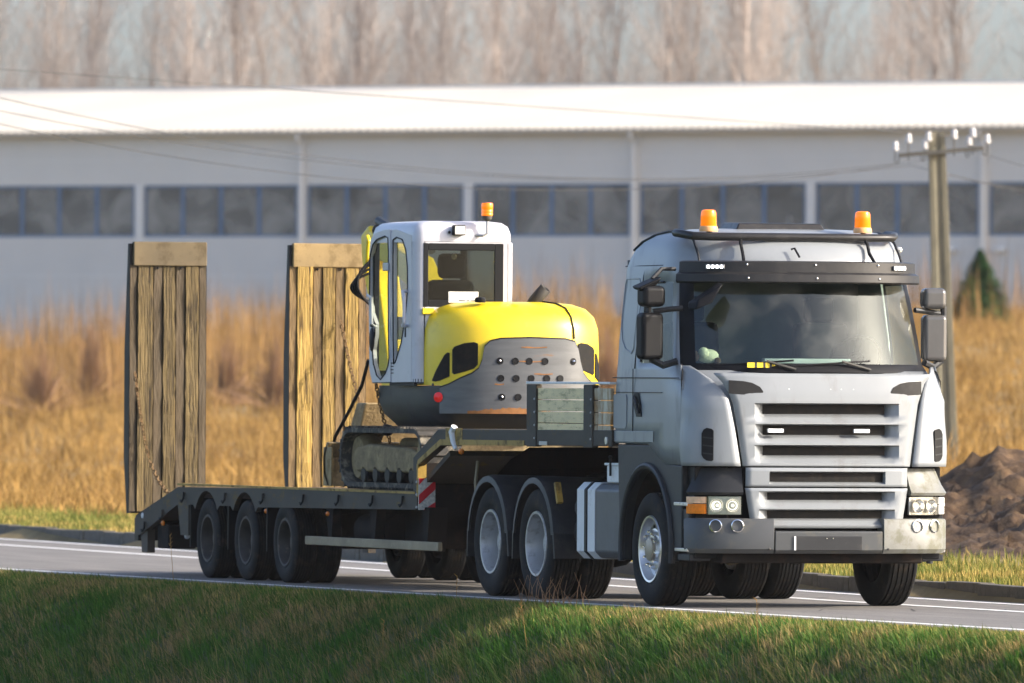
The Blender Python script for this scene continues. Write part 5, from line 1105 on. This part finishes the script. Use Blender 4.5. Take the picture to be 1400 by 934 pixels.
for y in (-.78, -.16): MB().box(-8.7, -8.35, y-.06, y+.06, 2.4, 2.62).build('arm_console', 'seatc', E, .03)
MB().tube([(-8.3, -.80, 2.6), (-8.05, -.82, 3.0), (-7.9, -.80, 3.2)], .03, 6).build('seat_belt_bar', 'excdark', E)
# labels and lamps
pap = MB().box(cabx1-.006, cabx1+.006, -.63, -.33, 2.755, 2.86).build('paper_notice', 'white', E)
MB().tube([(cabx1+.008, -.60, 2.78), (cabx1+.008, -.55, 2.80), (cabx1+.008, -.49, 2.815), (cabx1+.008, -.43, 2.81), (cabx1+.008, -.37, 2.84), (cabx1+.008, -.35, 2.85)], .0035, 4).build('printed_curve', 'printgrey', pap)
for y0, y1 in ((-.53, -.46), (-.45, -.42), (-.41, -.36)): MB().box(cabx1+.006, cabx1+.008, y0, y1, 2.768, 2.778).build('printed_word', 'print', pap)
MB().box(cabx1+.0, cabx1+.03, -.90, -.78, 2.64, 2.70).build('catch_block', 'yellow', E, .008)
wl = MB().box(cabx1-.01, cabx1+.07, -.60, -.48, 3.40, 3.50).build('work_lamp', 'black', E, .012); MB().box(cabx1+.07, cabx1+.075, -.59, -.49, 3.41, 3.49).build('lens', 'lens', wl); MB().tube([(cabx1-.02, -.62, 3.43), (cabx1+.02, -.63, 3.43)], .015, 6).build('bracket', 'black', wl)
bk = MB().tube([(cabx1-.01, -.36, 3.40), (cabx1+.05, -.30, 3.40), (cabx1+.05, -.26, 3.42), (cabx1+.05, -.26, 3.56)], .014, 7).build('beacon_stalk', 'steel', E)
MB().lathe([(.02, -.02), (.045, .0), (.05, .03)], (cabx1+.05, -.26, 3.56), 'z', 16, True).build('beacon_base', 'iron', bk); MB().lathe([(.052, 0), (.056, .01), (.052, .03), (.056, .04), (.052, .06), (.056, .07), (.055, .115), (.05, .125), (0, .127)], (cabx1+.05, -.26, 3.59), 'z', 20).build('beacon_dome', 'beacon', bk)
fl = MB().sphere((-9.02, -.90, 3.46), (.07, .06, .06), 12).build('front_work_lamp', 'black', E); MB().sphere((-8.96, -.86, 3.43), (.04, .03, .02), 8).build('lamp_bracket', 'chrome', fl)
# boom, dipper, bucket, hoses
MB().prism([(-9.05, 1.75), (-9.45, 1.70), (-9.95, 2.55), (-10.9, 3.22), (-12.25, 3.50), (-12.35, 3.34), (-11.0, 2.95), (-10.25, 2.35), (-9.75, 1.75)], 'y', .02, .28).build('boom', 'yellow', E, .03)
dp_ = MB().prism([(-12.55, 3.46), (-12.30, 3.56), (-12.12, 3.40), (-11.55, 2.0), (-11.5, 1.75), (-11.72, 1.72), (-11.95, 2.2), (-12.5, 3.2)], 'y', .03, .27).build('dipper_arm', 'yellow', E, .03)
MB().prism([(-11.45, 1.78), (-11.75, 1.78), (-12.05, 1.45), (-11.95, 1.08), (-11.6, .97), (-11.25, 1.0), (-11.35, 1.1), (-11.6, 1.12), (-11.78, 1.3)], 'y', -.25, .55).build('bucket', 'mud', E, .02)
MB().tube([(-9.6, .15, 2.0), (-11.1, .15, 2.75)], .055, 10).build('boom_cylinder', 'steel', E); MB().tube([(-10.6, .15, 3.30), (-12.3, .15, 3.60)], .05, 10).build('dipper_cylinder', 'excdark', E)
MB().box(-9.35, -9.0, -.05, .42, 1.62, 1.95).build('swing_bracket', 'yellow', E, .03)
MB().prism([(-10.12, 3.02), (-10.08, 3.02), (-10.0, 3.38), (-10.06, 3.44), (-10.12, 3.40)], 'y', -.70, -.655).build('boom_guard', 'yellow', E, .02)
for k in range(4): MB().tube([(-10.0-.02*k, -.60-(.20+.015*k)*math.sin(math.pi*t/12)**.8, 3.22-.05*k-(.52-.07*k)*t/12) for t in range(13)], .013, 7).build('hydraulic_hose', 'black', E)
MB().tube([(-9.08, -.97, 2.2), (-9.2, -1.0, 1.95), (-9.45, -1.05, 1.70), (-9.8, -1.08, 1.45), (-9.9, -1.08, 1.30)], .018, 7).build('hydraulic_hose', 'black', E)
MB().box(-8.9, -8.5, -.93, -.80, 1.525, 1.56).build('underbody_bracket', 'yellow', E); MB().sphere((-9.0, -.8, 1.52), (.07, .07, .06), 10).build('bumper_stop', 'black', E)
chain(cat((-8.95, -.93, 1.95), (-9.4, -.6, 1.3), .06), 'lashing_chain', E)

# ------------------------------------------------------------ dry stalks on the bank, seen singly
for (x, y, h, ln, lab) in ((-2.3, -2.25, .30, .25, 'pale bent dry stalk in front of the rear drive wheel'), (2.0, -3.0, .5, -.1, 'tall thin dry stalk on the bank below the front wheel'), (-10.5, -2.5, .55, .05, 'single upright dry stalk below the middle trailer wheel'), (-1.2, -3.3, .42, .3, 'curved dry stalk with a pale tuft low on the bank'), (7.2, -2.7, .5, .12, 'leaning dry stalk at the right end of the bank'), (-16.5, -3.0, .45, .05, 'thin dry stalk at the far left of the bank')):
    stalk(x, y, h, ln, lab)
# russet weeds in front of the drive wheel
mb = MB()
for i in range(36):
    x = random.gauss(-.35, .55); y = -1.95+random.gauss(0, .08); a = random.uniform(0, 6.28); h = random.uniform(.1, .34); z = float(ground_z(x, y))
    mb.tube([(x, y, z-.02), (x+.05*math.cos(a), y+.04*math.sin(a), z+h*.6), (x+.13*math.cos(a), y+.1*math.sin(a), z+h)], [.004, .003, .0015], 4)
stuff(mb.build('dry_weeds', 'russet', smooth=False), 'russet dry weed tuft on the verge beside the fuel tank', 'weeds')

# ============================================================ haze
hz = MB().box(-640, 140, -140, 260, -4, 42).build('haze', 'wire', smooth=False); hz.data.materials.clear()
hm_ = bpy.data.materials.new('haze_air'); hm_.use_nodes = True; N_ = hm_.node_tree.nodes; N_.remove(N_['Principled BSDF'])
pv_ = N_.new('ShaderNodeVolumePrincipled'); pv_.inputs['Color'].default_value = (.96, .95, .96, 1); pv_.inputs['Density'].default_value = .00007; pv_.inputs['Anisotropy'].default_value = .2
hm_.node_tree.links.new(pv_.outputs[0], N_['Material Output'].inputs['Volume']); hz.data.materials.append(hm_); stuff(hz)
